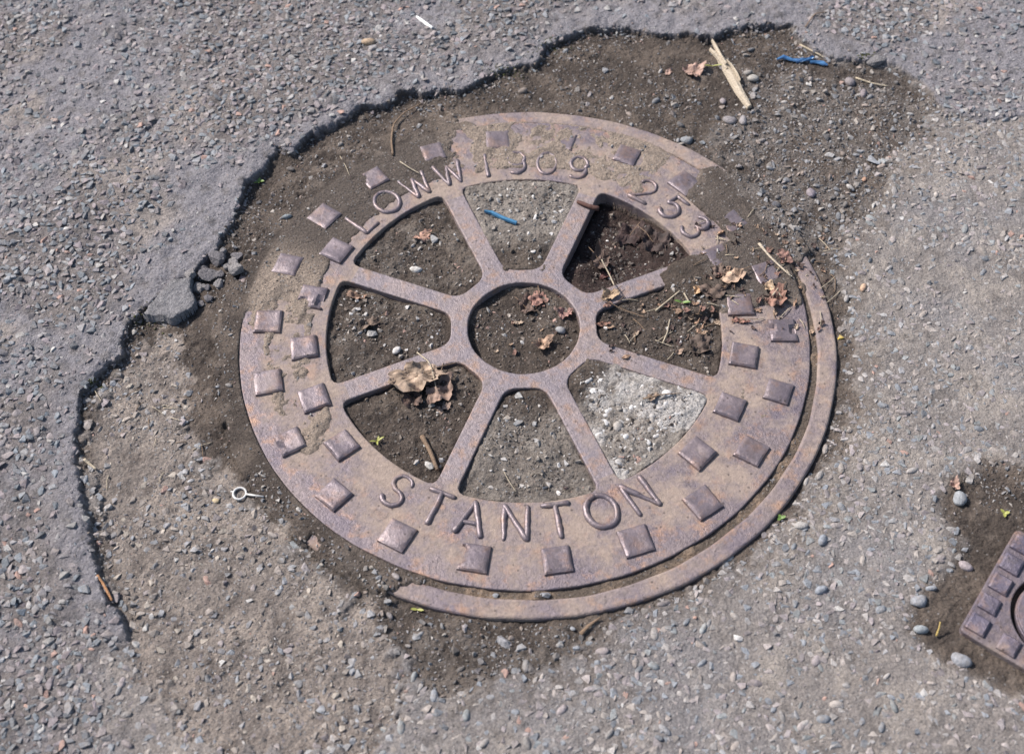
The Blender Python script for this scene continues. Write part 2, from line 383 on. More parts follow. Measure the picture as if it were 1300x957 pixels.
cR = lay(cR, c3(0.17, 0.17, 0.185), sst(0.0, 0.5, fbm(X, Y, 9, 3, 4)) * 0.35)
cR = lay(cR, c3(0.12, 0.105, 0.095), sst(0.1, 0.55, -n_jag) * 0.6)
cP = np.broadcast_to(c3(0.215, 0.183, 0.160), X.shape + (3,)).copy()
cP = lay(cP, c3(0.285, 0.24, 0.205), sst(-0.1, 0.5, n_med))
cP = lay(cP, c3(0.12, 0.10, 0.088), sst(0.1, 0.6, -fbm(X, Y, 60, 4, 4)) * 0.8)
cA = np.broadcast_to(c3(0.072, 0.057, 0.047), X.shape + (3,)).copy()
cA = lay(cA, c3(0.125, 0.099, 0.080), sst(-0.1, 0.5, n_med))
cA = lay(cA, c3(0.17, 0.138, 0.114), sst(0.12, 0.6, n_jag + 0.4 * n_big) * 0.7)
gw = np.maximum(sst(-0.01, 0.03, sG), 0.55 * sst(-0.01, 0.025, sdf(GRAV2, X, Y) + n_med * 0.02))
cA = lay(cA, c3(0.165, 0.145, 0.130), gw * 0.85 * sst(-0.45, 0.3, n_jag))
cA = lay(cA, c3(0.15, 0.125, 0.105), wC * 0.6)
col = cU * wU[..., None] + cR * wR[..., None] + cP * wP[..., None] + cA * wA[..., None]
# dark soil plus painted shade along the foot of the broken edge and dust fading out on the pavement
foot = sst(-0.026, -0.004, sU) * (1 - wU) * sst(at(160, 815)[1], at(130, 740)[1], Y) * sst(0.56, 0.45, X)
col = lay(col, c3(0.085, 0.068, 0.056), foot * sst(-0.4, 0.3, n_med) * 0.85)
fade = sst(-0.05, 0.0, sA) * wR
col = lay(col, c3(0.11, 0.09, 0.075), fade * 0.75 * sst(-0.3, 0.3, n_jag))
sandy = c3(0.285, 0.228, 0.182)
c_over = np.broadcast_to(c3(0.10, 0.081, 0.068), X.shape + (3,)).copy()
c_over = lay(c_over, sandy, np.clip(angw(150, 225, 14) + angw(40, 112, 12) + angw(300, 368, 8), 0, 1) * sst(0.335, 0.31, np.where(angp < 112, 0.3, rad)))
c_over = lay(c_over, c3(0.12, 0.10, 0.085), sst(0.15, 0.5, n_jag) * 0.6)
c_open = np.broadcast_to(c3(0.075, 0.059, 0.048), X.shape + (3,)).copy()
c_open = lay(c_open, c3(0.14, 0.112, 0.09), sst(0.0, 0.5, n_med) * 0.7)
gv = np.array([0.0, 0.0, 0.75, 0.1, 0.05, 0.0, 0.55, 0.9])[opening] * sst(0.10, 0.15, rad)
c_open = lay(c_open, c3(0.275, 0.245, 0.215), np.clip(gv + n_jag * 0.4 * (gv > 0), 0, 1))
chalk = (opening == 7) * sst(-0.15, 0.25, fbm(X, Y, 26, 4, 2) + 0.25 * n_jag) * sst(0.10, 0.13, rad)
c_open = lay(c_open, c3(0.44, 0.415, 0.39), chalk * 0.9)
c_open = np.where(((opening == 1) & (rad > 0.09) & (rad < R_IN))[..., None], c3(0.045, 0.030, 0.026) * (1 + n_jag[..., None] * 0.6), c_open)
c_cov = np.where((rad < R_IN)[..., None], c_open, c_over)
c_cov = np.where(br[..., None], c3(0.075, 0.058, 0.046) * (1 + 0.5 * n_jag[..., None]), c_cov)
incol = sst(R_COV + 0.004, R_COV - 0.004, rad)
gapc = lay(np.broadcast_to(c3(0.12, 0.095, 0.075), X.shape + (3,)), c3(0.24, 0.175, 0.125), sst(-0.1, 0.4, n_med))
col = np.where(((radf < R_FI + 0.003) & (rad > R_COV - 0.004) & (bf < 0.5))[..., None], lay(gapc, sandy, angw(50, 100, 10)), col)
topcrust = (angw(92, 112, 10) * sst(0.40, 0.34, rad))
col = lay(col, sandy * 0.8, topcrust * 0.5 * (rad > R_COV))
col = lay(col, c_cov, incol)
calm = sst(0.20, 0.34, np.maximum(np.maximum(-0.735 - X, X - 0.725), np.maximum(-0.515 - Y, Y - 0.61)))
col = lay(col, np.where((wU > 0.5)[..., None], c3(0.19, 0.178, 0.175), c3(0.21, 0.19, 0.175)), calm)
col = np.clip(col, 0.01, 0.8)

cls = np.argmax(np.stack([wU, wR, wP, wA]), 0); cls[rad < R_FO + 0.004] = 3
idx = np.arange(NXG * NYG).reshape(NYG, NXG)
Q = np.stack([idx[:-1, :-1], idx[:-1, 1:], idx[1:, 1:], idx[1:, :-1]], -1).reshape(-1, 4)
fc = cls[:-1, :-1].ravel()
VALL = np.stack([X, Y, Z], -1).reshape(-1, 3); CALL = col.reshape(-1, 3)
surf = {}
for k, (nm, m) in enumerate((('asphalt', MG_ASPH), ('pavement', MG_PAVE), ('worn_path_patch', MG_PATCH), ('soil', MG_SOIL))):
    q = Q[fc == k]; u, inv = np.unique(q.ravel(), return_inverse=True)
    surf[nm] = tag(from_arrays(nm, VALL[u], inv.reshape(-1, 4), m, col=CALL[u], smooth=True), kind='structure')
tag(surf['asphalt'], 'raised upper layer of old grey asphalt with a broken edge')
tag(surf['pavement'], 'worn grey pavement with rounded stones showing')
tag(surf['worn_path_patch'], 'lower sandy patch of worn gravelly surface')
tag(surf['soil'], 'dark brown soil packed round the iron cover')

def gi(A, v): return np.interp(v, A, np.arange(len(A)))
def sample(F, x, y):
    fx = gi(AX, x); fy = gi(AY, y); i = np.clip(fx.astype(int) if hasattr(fx, 'astype') else int(fx), 0, NXG - 2); j = np.clip(fy.astype(int) if hasattr(fy, 'astype') else int(fy), 0, NYG - 2)
    u = fx - i; v = fy - j
    return (F[j, i] * (1 - u) + F[j, i + 1] * u) * (1 - v) + (F[j + 1, i] * (1 - u) + F[j + 1, i + 1] * u) * v
def zg(x, y): return float(sample(Z, np.array([x]), np.array([y]))[0])
def solid(x, y):
    r_ = math.hypot(x, y)
    if r_ > R_COV: return 0.329 < math.hypot(x - FRC[0], y - FRC[1]) < 0.347
    if r_ > R_IN: return True
    if r_ < R_HUB: return False
    if r_ < R_HO: return True
    a = (math.degrees(math.atan2(y, x)) + 0.7 + 22.5) % 45
    return r_ * math.sin(math.radians(min(a, 45 - a))) < 0.0125
def gp(px, py, dz=0.0):
    """ground point seen at a pixel"""
    z = 0.0
    for _ in range(4):
        x, y = at(px, py, z); z = max(zg(x, y), 0.0005) if solid(x, y) else zg(x, y)
    return np.array([x, y, z + dz])

# ================================================================== STONES
def hull_variant(seed, n=14, flat=0.62, top=0.30):
    r = np.random.default_rng(seed); bm = bmesh.new()
    p = r.normal(size=(n, 3)); p /= np.linalg.norm(p, axis=1)[:, None]
    p *= r.uniform(0.8, 1.1, (n, 1)); p *= np.array([1, r.uniform(0.6, 0.85), flat])
    p[:, 2] = np.minimum(p[:, 2], top); p[:, 2] = np.maximum(p[:, 2], -0.5)
    for q in p: bm.verts.new(q)
    res = bmesh.ops.convex_hull(bm, input=bm.verts)
    for v in [v for v in bm.verts if not v.link_faces]: bm.verts.remove(v)
    bmesh.ops.triangulate(bm, faces=bm.faces); bmesh.ops.recalc_face_normals(bm, faces=bm.faces)
    bm.verts.ensure_lookup_table(); bm.verts.index_update()
    V = np.array([v.co[:] for v in bm.verts]); F = np.array([[v.index for v in f.verts] for f in bm.faces]); bm.free()
    return V, F
def round_variant(seed, sub=2):
    r = np.random.default_rng(seed); bm = bmesh.new(); bmesh.ops.create_icosphere(bm, subdivisions=sub, radius=1)
    V = np.array([v.co[:] for v in bm.verts]); F = np.array([[v.index for v in f.verts] for f in bm.faces]); bm.free()
    k = r.normal(size=(5, 3)); 
    d = 1 + sum(0.10 * np.sin(V @ kk * 1.4 + s) for s, kk in enumerate(k))
    return V * d[:, None] * np.array([1, r.uniform(0.65, 0.9), r.uniform(0.5, 0.65)]), F
HV = [hull_variant(100 + i, n=12 + i % 5) for i in range(14)]
RV = [round_variant(200 + i) for i in range(8)]
GV = [hull_variant(300 + i, n=8) for i in range(6)]
VAR = HV + RV + GV
SM = [False] * len(HV) + [True] * len(RV) + [False] * len(GV)
VMESH = []
for k, (v, f) in enumerate(VAR):
    o = from_arrays('stone', v, f, M_ST_OBJ, smooth=SM[k]); VMESH.append(o.data); bpy.data.objects.remove(o)

PAL = {
 'grey': [(0.20, 0.205, 0.215), (0.17, 0.185, 0.20), (0.23, 0.22, 0.22), (0.19, 0.165, 0.17), (0.15, 0.165, 0.18), (0.24, 0.21, 0.205), (0.215, 0.19, 0.185), (0.26, 0.25, 0.24), (0.12, 0.125, 0.135), (0.16, 0.15, 0.155), (0.20, 0.17, 0.175)],
 'path': [(0.225, 0.222, 0.225), (0.195, 0.205, 0.22), (0.25, 0.235, 0.225), (0.225, 0.20, 0.198), (0.28, 0.25, 0.225), (0.21, 0.22, 0.22), (0.26, 0.23, 0.22), (0.18, 0.19, 0.205), (0.28, 0.26, 0.245), (0.24, 0.21, 0.19), (0.235, 0.205, 0.205)],
 'tan': [(0.20, 0.205, 0.215), (0.225, 0.195, 0.19), (0.27, 0.235, 0.205), (0.22, 0.19, 0.17), (0.24, 0.235, 0.235), (0.19, 0.185, 0.19), (0.32, 0.28, 0.235), (0.16, 0.14, 0.125)],
 'soil': [(0.17, 0.155, 0.145), (0.20, 0.20, 0.205), (0.22, 0.22, 0.225), (0.24, 0.215, 0.21), (0.13, 0.115, 0.105), (0.25, 0.225, 0.20), (0.11, 0.105, 0.105), (0.22, 0.18, 0.155), (0.30, 0.28, 0.26), (0.17, 0.175, 0.185)],
 'clod': [(0.085, 0.068, 0.056), (0.065, 0.052, 0.043), (0.115, 0.093, 0.077), (0.15, 0.125, 0.105), (0.05, 0.041, 0.036), (0.10, 0.078, 0.062)],
 'white': [(0.46, 0.44, 0.42), (0.40, 0.38, 0.36), (0.54, 0.525, 0.505), (0.28, 0.255, 0.23), (0.38, 0.365, 0.35)],
 'pale': [(0.36, 0.335, 0.31), (0.42, 0.40, 0.375), (0.30, 0.29, 0.28), (0.27, 0.24, 0.21), (0.46, 0.44, 0.42), (0.33, 0.29, 0.25)],
}
class Lot:
    def __init__(s): s.p = []; s.s = []; s.r = []; s.c = []; s.v = []
    def n(s): return len(s.p)
def rotm(rz, tx, ty):
    cz, sz, cx, sx, cy, sy = np.cos(rz), np.sin(rz), np.cos(tx), np.sin(tx), np.cos(ty), np.sin(ty)
    n = len(rz); o = np.zeros(n); l = np.ones(n)
    A = np.stack([cz, -sz, o, sz, cz, o, o, o, l], -1).reshape(n, 3, 3)
    Bx = np.stack([l, o, o, o, cx, -sx, o, sx, cx], -1).reshape(n, 3, 3)
    By = np.stack([cy, o, sy, o, l, o, -sy, o, cy], -1).reshape(n, 3, 3)
    return A @ Bx @ By
def scatter(lot, box, spacing, prob, smin, smax, pal, variants, embed, tilt=0.35, power=2.0, clump=None):
    """jittered grid over a box; prob(x, y) keeps a stone; embed = share of the half height sunk into the ground"""
    x0, x1, y0, y1 = box
    gx, gy = np.meshgrid(np.arange(x0, x1, spacing), np.arange(y0, y1, spacing))
    gx = gx.ravel() + rng.uniform(-.55, .55, gx.size) * spacing; gy = gy.ravel() + rng.uniform(-.55, .55, gy.size) * spacing
    k = rng.random(gx.size) < prob(gx, gy); gx, gy = gx[k], gy[k]; n = len(gx)
    s = smin + (smax - smin) * rng.random(n) ** power
    z = sample(Z, gx, gy); pal_ = np.array(PAL[pal])
    c = pal_[rng.integers(0, len(pal_), n)] * rng.uniform(0.72, 1.28, (n, 1))
    rr = rng.random(n); c[rr < 0.012] = np.array([0.34, 0.22, 0.18]); c[(rr > 0.012) & (rr < 0.022)] = np.array([0.40, 0.385, 0.365])
    sz = s * rng.uniform(0.75, 1.15, n)
    P = np.stack([gx, gy, z - embed * s * 0.45], -1)
    S = np.stack([s, s * rng.uniform(0.75, 1.1, n), sz], -1)
    Rm = rotm(rng.uniform(0, 6.283, n), rng.normal(0, tilt, n), rng.normal(0, tilt, n))
    lot.p.append(P); lot.s.append(S); lot.r.append(Rm); lot.c.append(c); lot.v.append(np.array(variants)[rng.integers(0, len(variants), n)])
def finish(lot): return [np.concatenate(a) for a in (lot.p, lot.s, lot.r, lot.c, lot.v)]
def project(P):
    d = P - CAM; zc = d @ FWD
    return CXP + FPX * (d @ RT) / zc, CYP - FPX * (d @ UP) / zc, zc
def pick_largest(P, S, n=300):
    px, py, zc = project(P); inv = (px > 8) & (px < PW - 8) & (py > 8) & (py < PH - 8)
    size = np.where(inv, S[:, 0] / zc, 0); o = np.argsort(-size)[:n]
    m = np.zeros(len(P), bool); m[o[size[o] > 0]] = True; return m
def mass(name, D, keep, parent=None):
    P, S, Rm, Cc, Vv = [a[keep] for a in D]; VV = []; FF = []; CC = []; off = 0
    for k in np.unique(Vv):
        v, f = VAR[k]; m = Vv == k; n = m.sum()
        w = np.einsum('nij,nvj->nvi', Rm[m], v[None] * S[m][:, None, :]) + P[m][:, None, :]
        VV.append(w.reshape(-1, 3)); FF.append((f[None] + (np.arange(n) * len(v))[:, None, None] + off).reshape(-1, 3)); off += n * len(v)
        CC.append(np.repeat(Cc[m], len(v), 0))
    return tag(from_arrays(name, np.vstack(VV), np.vstack(FF), M_ST, parent, np.vstack(CC)), kind='stuff')
def stone_obj(name, P, S, Rm, c, v, parent=None):
    o = bpy.data.objects.new(name, VMESH[v]); m4 = Matrix([list(r) + [0] for r in (Rm * S[None, :])] + [[0, 0, 0, 1]])
    m4.translation = Vector(P); o.matrix_world = m4; o.color = (*c, 1); o.parent = parent
    return link(o)
H_ = list(range(len(HV))); RO = list(range(len(HV), len(HV) + len(RV))); G_ = list(range(len(HV) + len(RV), len(VAR)))
FULL = (-0.74, 0.73, -0.52, 0.615); WIDE = (-0.88, 0.86, -0.66, 0.75)
# embedded aggregate of the upper asphalt
dens = fbm(X, Y, 7.5, 3, 2) ; dens2 = fbm(X, Y, 22, 3, 6)
pU = lambda x, y: (sample(sU, x, y) > 0.004) * (sample(wU, x, y) > 0.45) * np.clip(0.90 + 1.1 * sample(dens, x, y) + 0.6 * sample(dens2, x, y) - 0.95 * sst(0.075, 0.005, sample(sU, x, y)) * np.clip(sample(hfade, x, y) * 1.3, 0, 1), 0.03, 1.0)
LU = Lot()
scatter(LU, WIDE, 0.0074, pU, 0.0034, 0.0078, 'grey', H_, 0.08, 0.22, 1.2)
scatter(LU, FULL, 0.0053, lambda x, y: np.maximum(pU(x, y) * 0.8, 0.42 * (sample(sU, x, y) > 0.002) * (sample(wU, x, y) > 0.5)), 0.0010, 0.0030, 'grey', G_, 0.15, 0.4, 1.5)
DU = finish(LU)
LR = Lot()
pR = lambda x, y: (sample(wR, x, y) > 0.3) * (sample(rad, x, y) > R_FO + 0.005) * np.clip(0.84 + 0.7 * sample(dens, x, y) + 0.6 * sample(dens2, x, y), 0.10, 1.0)
scatter(LR, WIDE, 0.0076, pR, 0.0032, 0.0072, 'path', RO[:1] + H_, 0.40, 0.16, 1.2)
scatter(LR, FULL, 0.0053, lambda x, y: pR(x, y) * 0.6, 0.0010, 0.0028, 'path', G_, 0.15, 0.4, 1.5)
DR = finish(LR)
LP = Lot()
pP = lambda x, y: (sample(wP, x, y) > 0.5) * np.clip(0.62 + 0.8 * sample(dens2, x, y), 0.08, 1.0)
scatter(LP, (-0.6, 0.0, -0.52, 0.05), 0.0076, pP, 0.0026, 0.0064, 'tan', H_, 0.12, 0.3, 1.6)
scatter(LP, (-0.6, 0.0, -0.52, 0.05), 0.0036, lambda x, y: np.clip(pP(x, y) * 1.6, 0, .85), 0.0008, 0.0023, 'tan', G_, 0.05, 0.5, 1.5)
DP = finish(LP)
for D, par in ((DU, surf['asphalt']), (DR, surf['pavement']), (DP, surf['worn_path_patch'])):
    big = pick_largest(D[0], D[1])
    for i in np.where(big)[0]: stone_obj('stone', *[a[i] for a in D], par)
    mass('aggregate', D, ~big, par)
# loose grit and pebbles on the soil
LS = Lot()
on_soil = lambda x, y: (sample(wA, x, y) > 0.5) * (sample(rad, x, y) > R_COV + 0.004) * 1.0
cvx, cvy = at(1300, 777)
no_valve = lambda x, y: 1.0 * (np.hypot(x - cvx, y - cvy) > 0.11)
clearfr = lambda x, y: 1.0 - (sample(radf, x, y) < R_FO + 0.004) * (sample(radf, x, y) > R_FI - 0.004) * (sample(bf, x, y) < 0.6)
scatter(LS, FULL, 0.0085, lambda x, y: on_soil(x, y) * clearfr(x, y) * no_valve(x, y) * np.clip(0.16 + 0.85 * sample(gw, x, y) + 0.25 * (y < -0.28) * (x < 0.15) + 0.5 * sample(dens2, x, y), 0, 0.97), 0.0020, 0.0064, 'soil', H_ + RO[:2], -0.3, 0.6, 2.4)
scatter(LS, FULL, 0.0040, lambda x, y: on_soil(x, y) * clearfr(x, y) * no_valve(x, y) * np.clip(0.50 + 0.5 * sample(gw, x, y) + 0.6 * sample(dens2, x, y), 0, 0.95), 0.0007, 0.0030, 'soil', G_, -0.2, 0.6, 1.6)
inop = lambda x, y: ((sample(rad, x, y) < R_IN - 0.006) & (sample(Z, x, y) > -0.04)) * 1.0
def op_prob(a, b):
    def f(x, y):
        r_ = np.hypot(x, y); an = np.degrees(np.arctan2(y, x)) % 360
        o_ = (((an + 0.7 + 22.5) % 360) // 45).astype(int) % 8
        se = (an + 0.7 + 22.5) % 45; lat = np.minimum(se, 45 - se); clear = r_ * np.sin(np.radians(lat)) > 0.017
        base = np.where(r_ < R_HUB - 0.006, a[8], np.array(a[:8])[o_])
        ok = (r_ < R_HUB - 0.006) | ((r_ > R_HO + 0.008) & (r_ < R_IN - 0.007) & clear)
        return ok * np.clip(base + b * sample(dens2, x, y), 0, 0.95) * (base > 0)
    return f
BOX2 = (-0.23, 0.23, -0.23, 0.23)
scatter(LS, BOX2, 0.0075, op_prob([0.12, 0.05, 0.52, 0.24, 0.30, 0.14, 0.55, 0.0, 0.15], 0.6), 0.0018, 0.0052, 'pale', H_, -0.3, 0.6, 2.4)
scatter(LS, BOX2, 0.0036, op_prob([0.25, 0.08, 0.5, 0.3, 0.3, 0.25, 0.6, 0.5, 0.25], 0.5), 0.0007, 0.0018, 'soil', G_, -0.2, 0.6, 1.5)
LW = Lot()
scatter(LW, BOX2, 0.0058, op_prob([0, 0, 0, 0, 0, 0, 0, 0.80, 0], 0.9), 0.0028, 0.0064, 'white', RO[:4] + H_, 0.9, 0.35, 1.2)
on_cov = lambda x, y: (sample(rad, x, y) > R_IN + 0.004) * (sample(rad, x, y) < R_COV - 0.002) * (sample(over, x, y) > 0.5)
scatter(LS, (-0.35, 0.35, -0.35, 0.36), 0.0034, lambda x, y: on_cov(x, y) * np.clip(0.32 + 0.5 * sample(dens2, x, y), 0, 0.8), 0.0006, 0.0017, 'tan', G_, -0.1, 0.6, 1.8)
scatter(LS, (-0.35, 0.35, -0.35, 0.36), 0.011, lambda x, y: on_cov(x, y) * 0.16, 0.0018, 0.004, 'soil', H_, -0.2, 0.6, 1.8)
scatter(LS, (-0.35, 0.36, -0.37, 0.05), 0.0045, lambda x, y: (sample(radf, x, y) < R_FI - 0.0015) * (sample(rad, x, y) > R_COV + 0.0015) * 0.35, 0.0006, 0.0016, 'soil', G_, -0.2, 0.6, 1.5)
LC = Lot()
pfoot = lambda x, y: (y > at(150, 800)[1]) * ((sample(sU, x, y) < 0.002) & (sample(sU, x, y) > -0.014)) * (x < 0.5) * (sample(wR, x, y) < 0.3)
scatter(LC, FULL, 0.0050, lambda x, y: pfoot(x, y) * np.clip(0.45 + 0.8 * sample(dens2, x, y), 0, 0.9), 0.0010, 0.0042, 'clod', H_, -0.2, 0.7, 2.0)
plip = lambda x, y: (y > at(150, 800)[1]) * (np.abs(sample(sU, x, y)) < 0.0045) * (x < 0.5) * (sample(wR, x, y) < 0.3)
scatter(LC, FULL, 0.0048, lambda x, y: plip(x, y) * np.clip(0.55 + 0.8 * sample(dens2, x, y), 0, 0.95), 0.0016, 0.0052, 'grey', H_, 0.2, 0.5, 1.6)
scatter(LC, FULL, 0.0060, lambda x, y: pfoot(x, y) * np.clip(0.30 + 0.8 * sample(dens2, x, y), 0, 0.9), 0.0010, 0.0038, 'soil', H_, -0.2, 0.7, 2.0)
scatter(LC, FULL, 0.0042, lambda x, y: on_soil(x, y) * clearfr(x, y) * no_valve(x, y) * np.clip(0.45 + 0.6 * sample(dens2, x, y), 0, 0.8), 0.0007, 0.0024, 'clod', G_, -0.1, 0.6, 2.0)
scatter(LC, BOX2, 0.0036, op_prob([.7, .6, .5, .7, .7, .7, .6, .2, .7], 0.6), 0.0008, 0.0030, 'clod', G_, -0.1, 0.6, 1.8)
scatter(LC, BOX2, 0.0085, op_prob([.5, .5, .3, .4, .4, .5, .3, .1, .5], 0.6), 0.0020, 0.0048, 'clod', H_, 0.0, 0.6, 2.0)
scatter(LC, (-0.36, 0.36, -0.36, 0.37), 0.0038, lambda x, y: on_cov(x, y) * (np.degrees(np.arctan2(y, x)) % 360 > 95) * (np.degrees(np.arctan2(y, x)) % 360 < 172) * 0.5, 0.0006, 0.0020, 'clod', G_, -0.1, 0.6, 2.0)
scatter(LS, (0.1, 0.73, 0.0, 0.60), 0.0075, lambda x, y: (sample(wA, x, y) < 0.6) * (sample(sG, x, y) > -0.09) * (sample(rad, x, y) > 0.37) * np.clip(0.5 + sample(sG, x, y) * 6 + 0.4 * sample(dens2, x, y), 0, 0.6), 0.0014, 0.0046, 'soil', H_, -0.25, 0.6, 2.0)
# sparse loose stones over the bound surfaces too
scatter(LS, FULL, 0.020, lambda x, y: (sample(wA, x, y) < 0.2) * (sample(rad, x, y) > 0.37) * no_valve(x, y) * 0.13, 0.0018, 0.005, 'grey', H_, -0.35, 0.6, 2.0)
DS = finish(LS); DW = finish(LW)
big = pick_largest(DS[0], DS[1], 300)
def where_is(p):
    r_ = math.hypot(p[0], p[1]); x = np.array([p[0]]); y = np.array([p[1]])
    if r_ < R_HUB: return 'small loose pebble on the soil inside the round hub hole', 'pebbles in the hub hole'
    if r_ < R_IN: return 'small loose pebble on the soil in an opening between the spokes', 'pebbles between the spokes'
    if r_ < R_COV: return 'small loose pebble on the dirt that covers the cover rim', 'pebbles on the dirty rim'
    if sample(gw, x, y)[0] > 0.4 and p[1] > 0: return 'loose pebble in the gravelly soil beyond the upper right of the cover', 'pebbles in the gravelly soil'
    if sample(wA, x, y)[0] > 0.5:
        if p[0] > 0.43 and p[1] < 0: return 'loose pebble on the dark soil beside the small valve cover', 'pebbles by the valve cover'
        if p[1] < -0.2: return 'loose pebble on the soil below the lower rim of the cover', 'pebbles below the cover'
        return 'loose pebble on the dark soil between broken asphalt and cover', 'pebbles under the broken edge'
    if sample(wU, x, y)[0] > 0.5: return 'loose pebble lying on the raised asphalt', 'pebbles on the raised asphalt'
    return 'loose pebble lying on the worn lower paving', 'pebbles on the worn paving'
for i in np.where(big)[0]:
    lb, gr = where_is(DS[0][i]); c_ = DS[3][i]; lu = float(c_.mean()); hue = float(c_[0] - c_[2])
    tone = 'whitish' if lu > 0.38 else 'reddish' if hue > 0.09 else 'pale' if lu > 0.27 else ('brownish' if hue > 0.028 else 'bluish grey' if hue < -0.004 else 'grey') if lu > 0.15 else 'dark'
    shp = 'flat' if DS[1][i][2] < 0.85 * DS[1][i][0] else 'narrow' if DS[1][i][1] < 0.86 * DS[1][i][0] else 'broad'
    lb = lb.replace('small loose pebble', 'loose pebble').replace('loose pebble', tone + ' ' + shp + ' loose pebble')
    tag(stone_obj('pebble', *[a[i] for a in DS]), lb, 'pebble', gr)
mass('gravel', DS, ~big)
DC = finish(LC); mass('soil_crumbs', DC, np.ones(len(DC[0]), bool))
if True:
    for i in range(len(DW[0])):
        if i < 10**9 and DW[1][i, 0] > 0.0034: stone_obj('stone', *[a[i] for a in DW], surf['soil'])
    mass('pale_aggregate', DW, DW[1][:, 0] <= 0.0034, surf['soil'])

# ================================================================== MANHOLE COVER
SPK = [R(-0.7 + 22.5 + 45 * k) for k in range(8)]; SHW = 0.0120
def smax(a, b, k):
    h = np.maximum(k - np.abs(a - b), 0) / k; return np.maximum(a, b) + h * h * k * 0.25
def opening_outline(k, n=110):
    a0, a1 = SPK[k - 1], SPK[k] if SPK[k] > SPK[k - 1] else SPK[k] + 2 * math.pi
    am = (a0 + a1) / 2; c = np.array([math.cos(am), math.sin(am)]) * 0.165
    n0 = np.array([-math.sin(a0), math.cos(a0)]); n1 = np.array([math.sin(a1), -math.cos(a1)]); bis = np.array([math.cos(am), math.sin(am)])
    wob = rng.normal(0, 0.0004, 4)
    def f(p):
        r_ = np.hypot(p[:, 0], p[:, 1])
        v = smax(r_ - R_IN, SHW + wob[0] - p @ n0, 0.011)
        v2 = smax(R_HO - p @ bis, SHW + wob[1] - p @ n1, 0.013)
        v2 = smax(v2, SHW - p @ n0, 0.013)
        v = smax(v, SHW + wob[1] - p @ n1, 0.011)
        return np.maximum(v, v2)
    th = np.linspace(0, 2 * math.pi, n, endpoint=False); d = np.stack([np.cos(th), np.sin(th)], -1)
    lo = np.zeros(n); hi = np.full(n, 0.2)
    for _ in range(40):
        m_ = (lo + hi) / 2; v = f(c + d * m_[:, None]); lo = np.where(v < 0, m_, lo); hi = np.where(v < 0, hi, m_)
    return c + d * lo[:, None]
def plate_mesh(loops, thick, bev):
    cu = bpy.data.curves.new('plate', 'CURVE'); cu.dimensions = '2D'; cu.fill_mode = 'BOTH'
    cu.extrude = thick / 2 - bev; cu.bevel_depth = bev; cu.bevel_resolution = 2; cu.offset = -bev
    for L in loops:
        s = cu.splines.new('POLY'); s.points.add(len(L) - 1); s.use_cyclic_u = True
        for i, p in enumerate(L): s.points[i].co = (p[0], p[1], 0, 1)
    o = bpy.data.objects.new('plate', cu); C.objects.link(o)
    dg = bpy.context.evaluated_depsgraph_get(); me = bpy.data.meshes.new_from_object(o.evaluated_get(dg))
    bpy.data.objects.remove(o); bm = bmesh.new(); bm.from_mesh(me); bpy.data.meshes.remove(me)
    bmesh.ops.remove_doubles(bm, verts=bm.verts, dist=1e-5)
    bmesh.ops.translate(bm, verts=bm.verts, vec=(0, 0, -thick / 2))
    return bm
def circ(r, n, c=(0, 0), wob=0.0, ph=0):
    t = np.linspace(0, 2 * math.pi, n, endpoint=False)
    rr = r + wob * (np.sin(7 * t + ph) * 0.5 + np.sin(19 * t + 2 * ph) * 0.35 + np.sin(43 * t) * 0.25)
    return np.stack([c[0] + rr * np.cos(t), c[1] + rr * np.sin(t)], -1)
cover = empty('manhole_cover', (0, 0, 0))
tag(cover, 'large round rusty iron manhole cover with eight spokes and STANTON in raised letters', 'manhole cover')
full = plate_mesh([circ(R_COV, 240, wob=0.0007)] + [circ(R_HUB, 128, wob=0.0004, ph=1)] + [opening_outline(k) for k in range(8)], 0.020, 0.0016)
A_H, A_R = R_HO + 0.012, R_IN - 0.012
for a in SPK:
    for dist in (A_H, A_R):
        bmesh.ops.bisect_plane(full, geom=full.verts[:] + full.edges[:] + full.faces[:], plane_co=(math.cos(a) * dist, math.sin(a) * dist, 0), plane_no=(math.cos(a), math.sin(a), 0), dist=1e-7)
full.faces.ensure_lookup_table()
groups = {}
for f in full.faces:
    c = f.calc_center_median(); best = max(range(8), key=lambda k: c.x * math.cos(SPK[k]) + c.y * math.sin(SPK[k]))
    al = c.x * math.cos(SPK[best]) + c.y * math.sin(SPK[best]); la = abs(-c.x * math.sin(SPK[best]) + c.y * math.cos(SPK[best]))
    key = 'hub_ring' if al < A_H else ('rim_plate' if (al > A_R or la > SHW + 0.02) else 'spoke%d' % best)
    groups.setdefault(key, []).append(f.index)
for key, ids in groups.items():
    b2 = full.copy(); b2.faces.ensure_lookup_table(); keep = set(ids)
    bmesh.ops.delete(b2, geom=[f for f in b2.faces if f.index not in keep], context='FACES')
    from_bm(key.rstrip('0123456789'), b2, M_PLATE if key == 'rim_plate' else M_SPOKE, cover)
full.free()

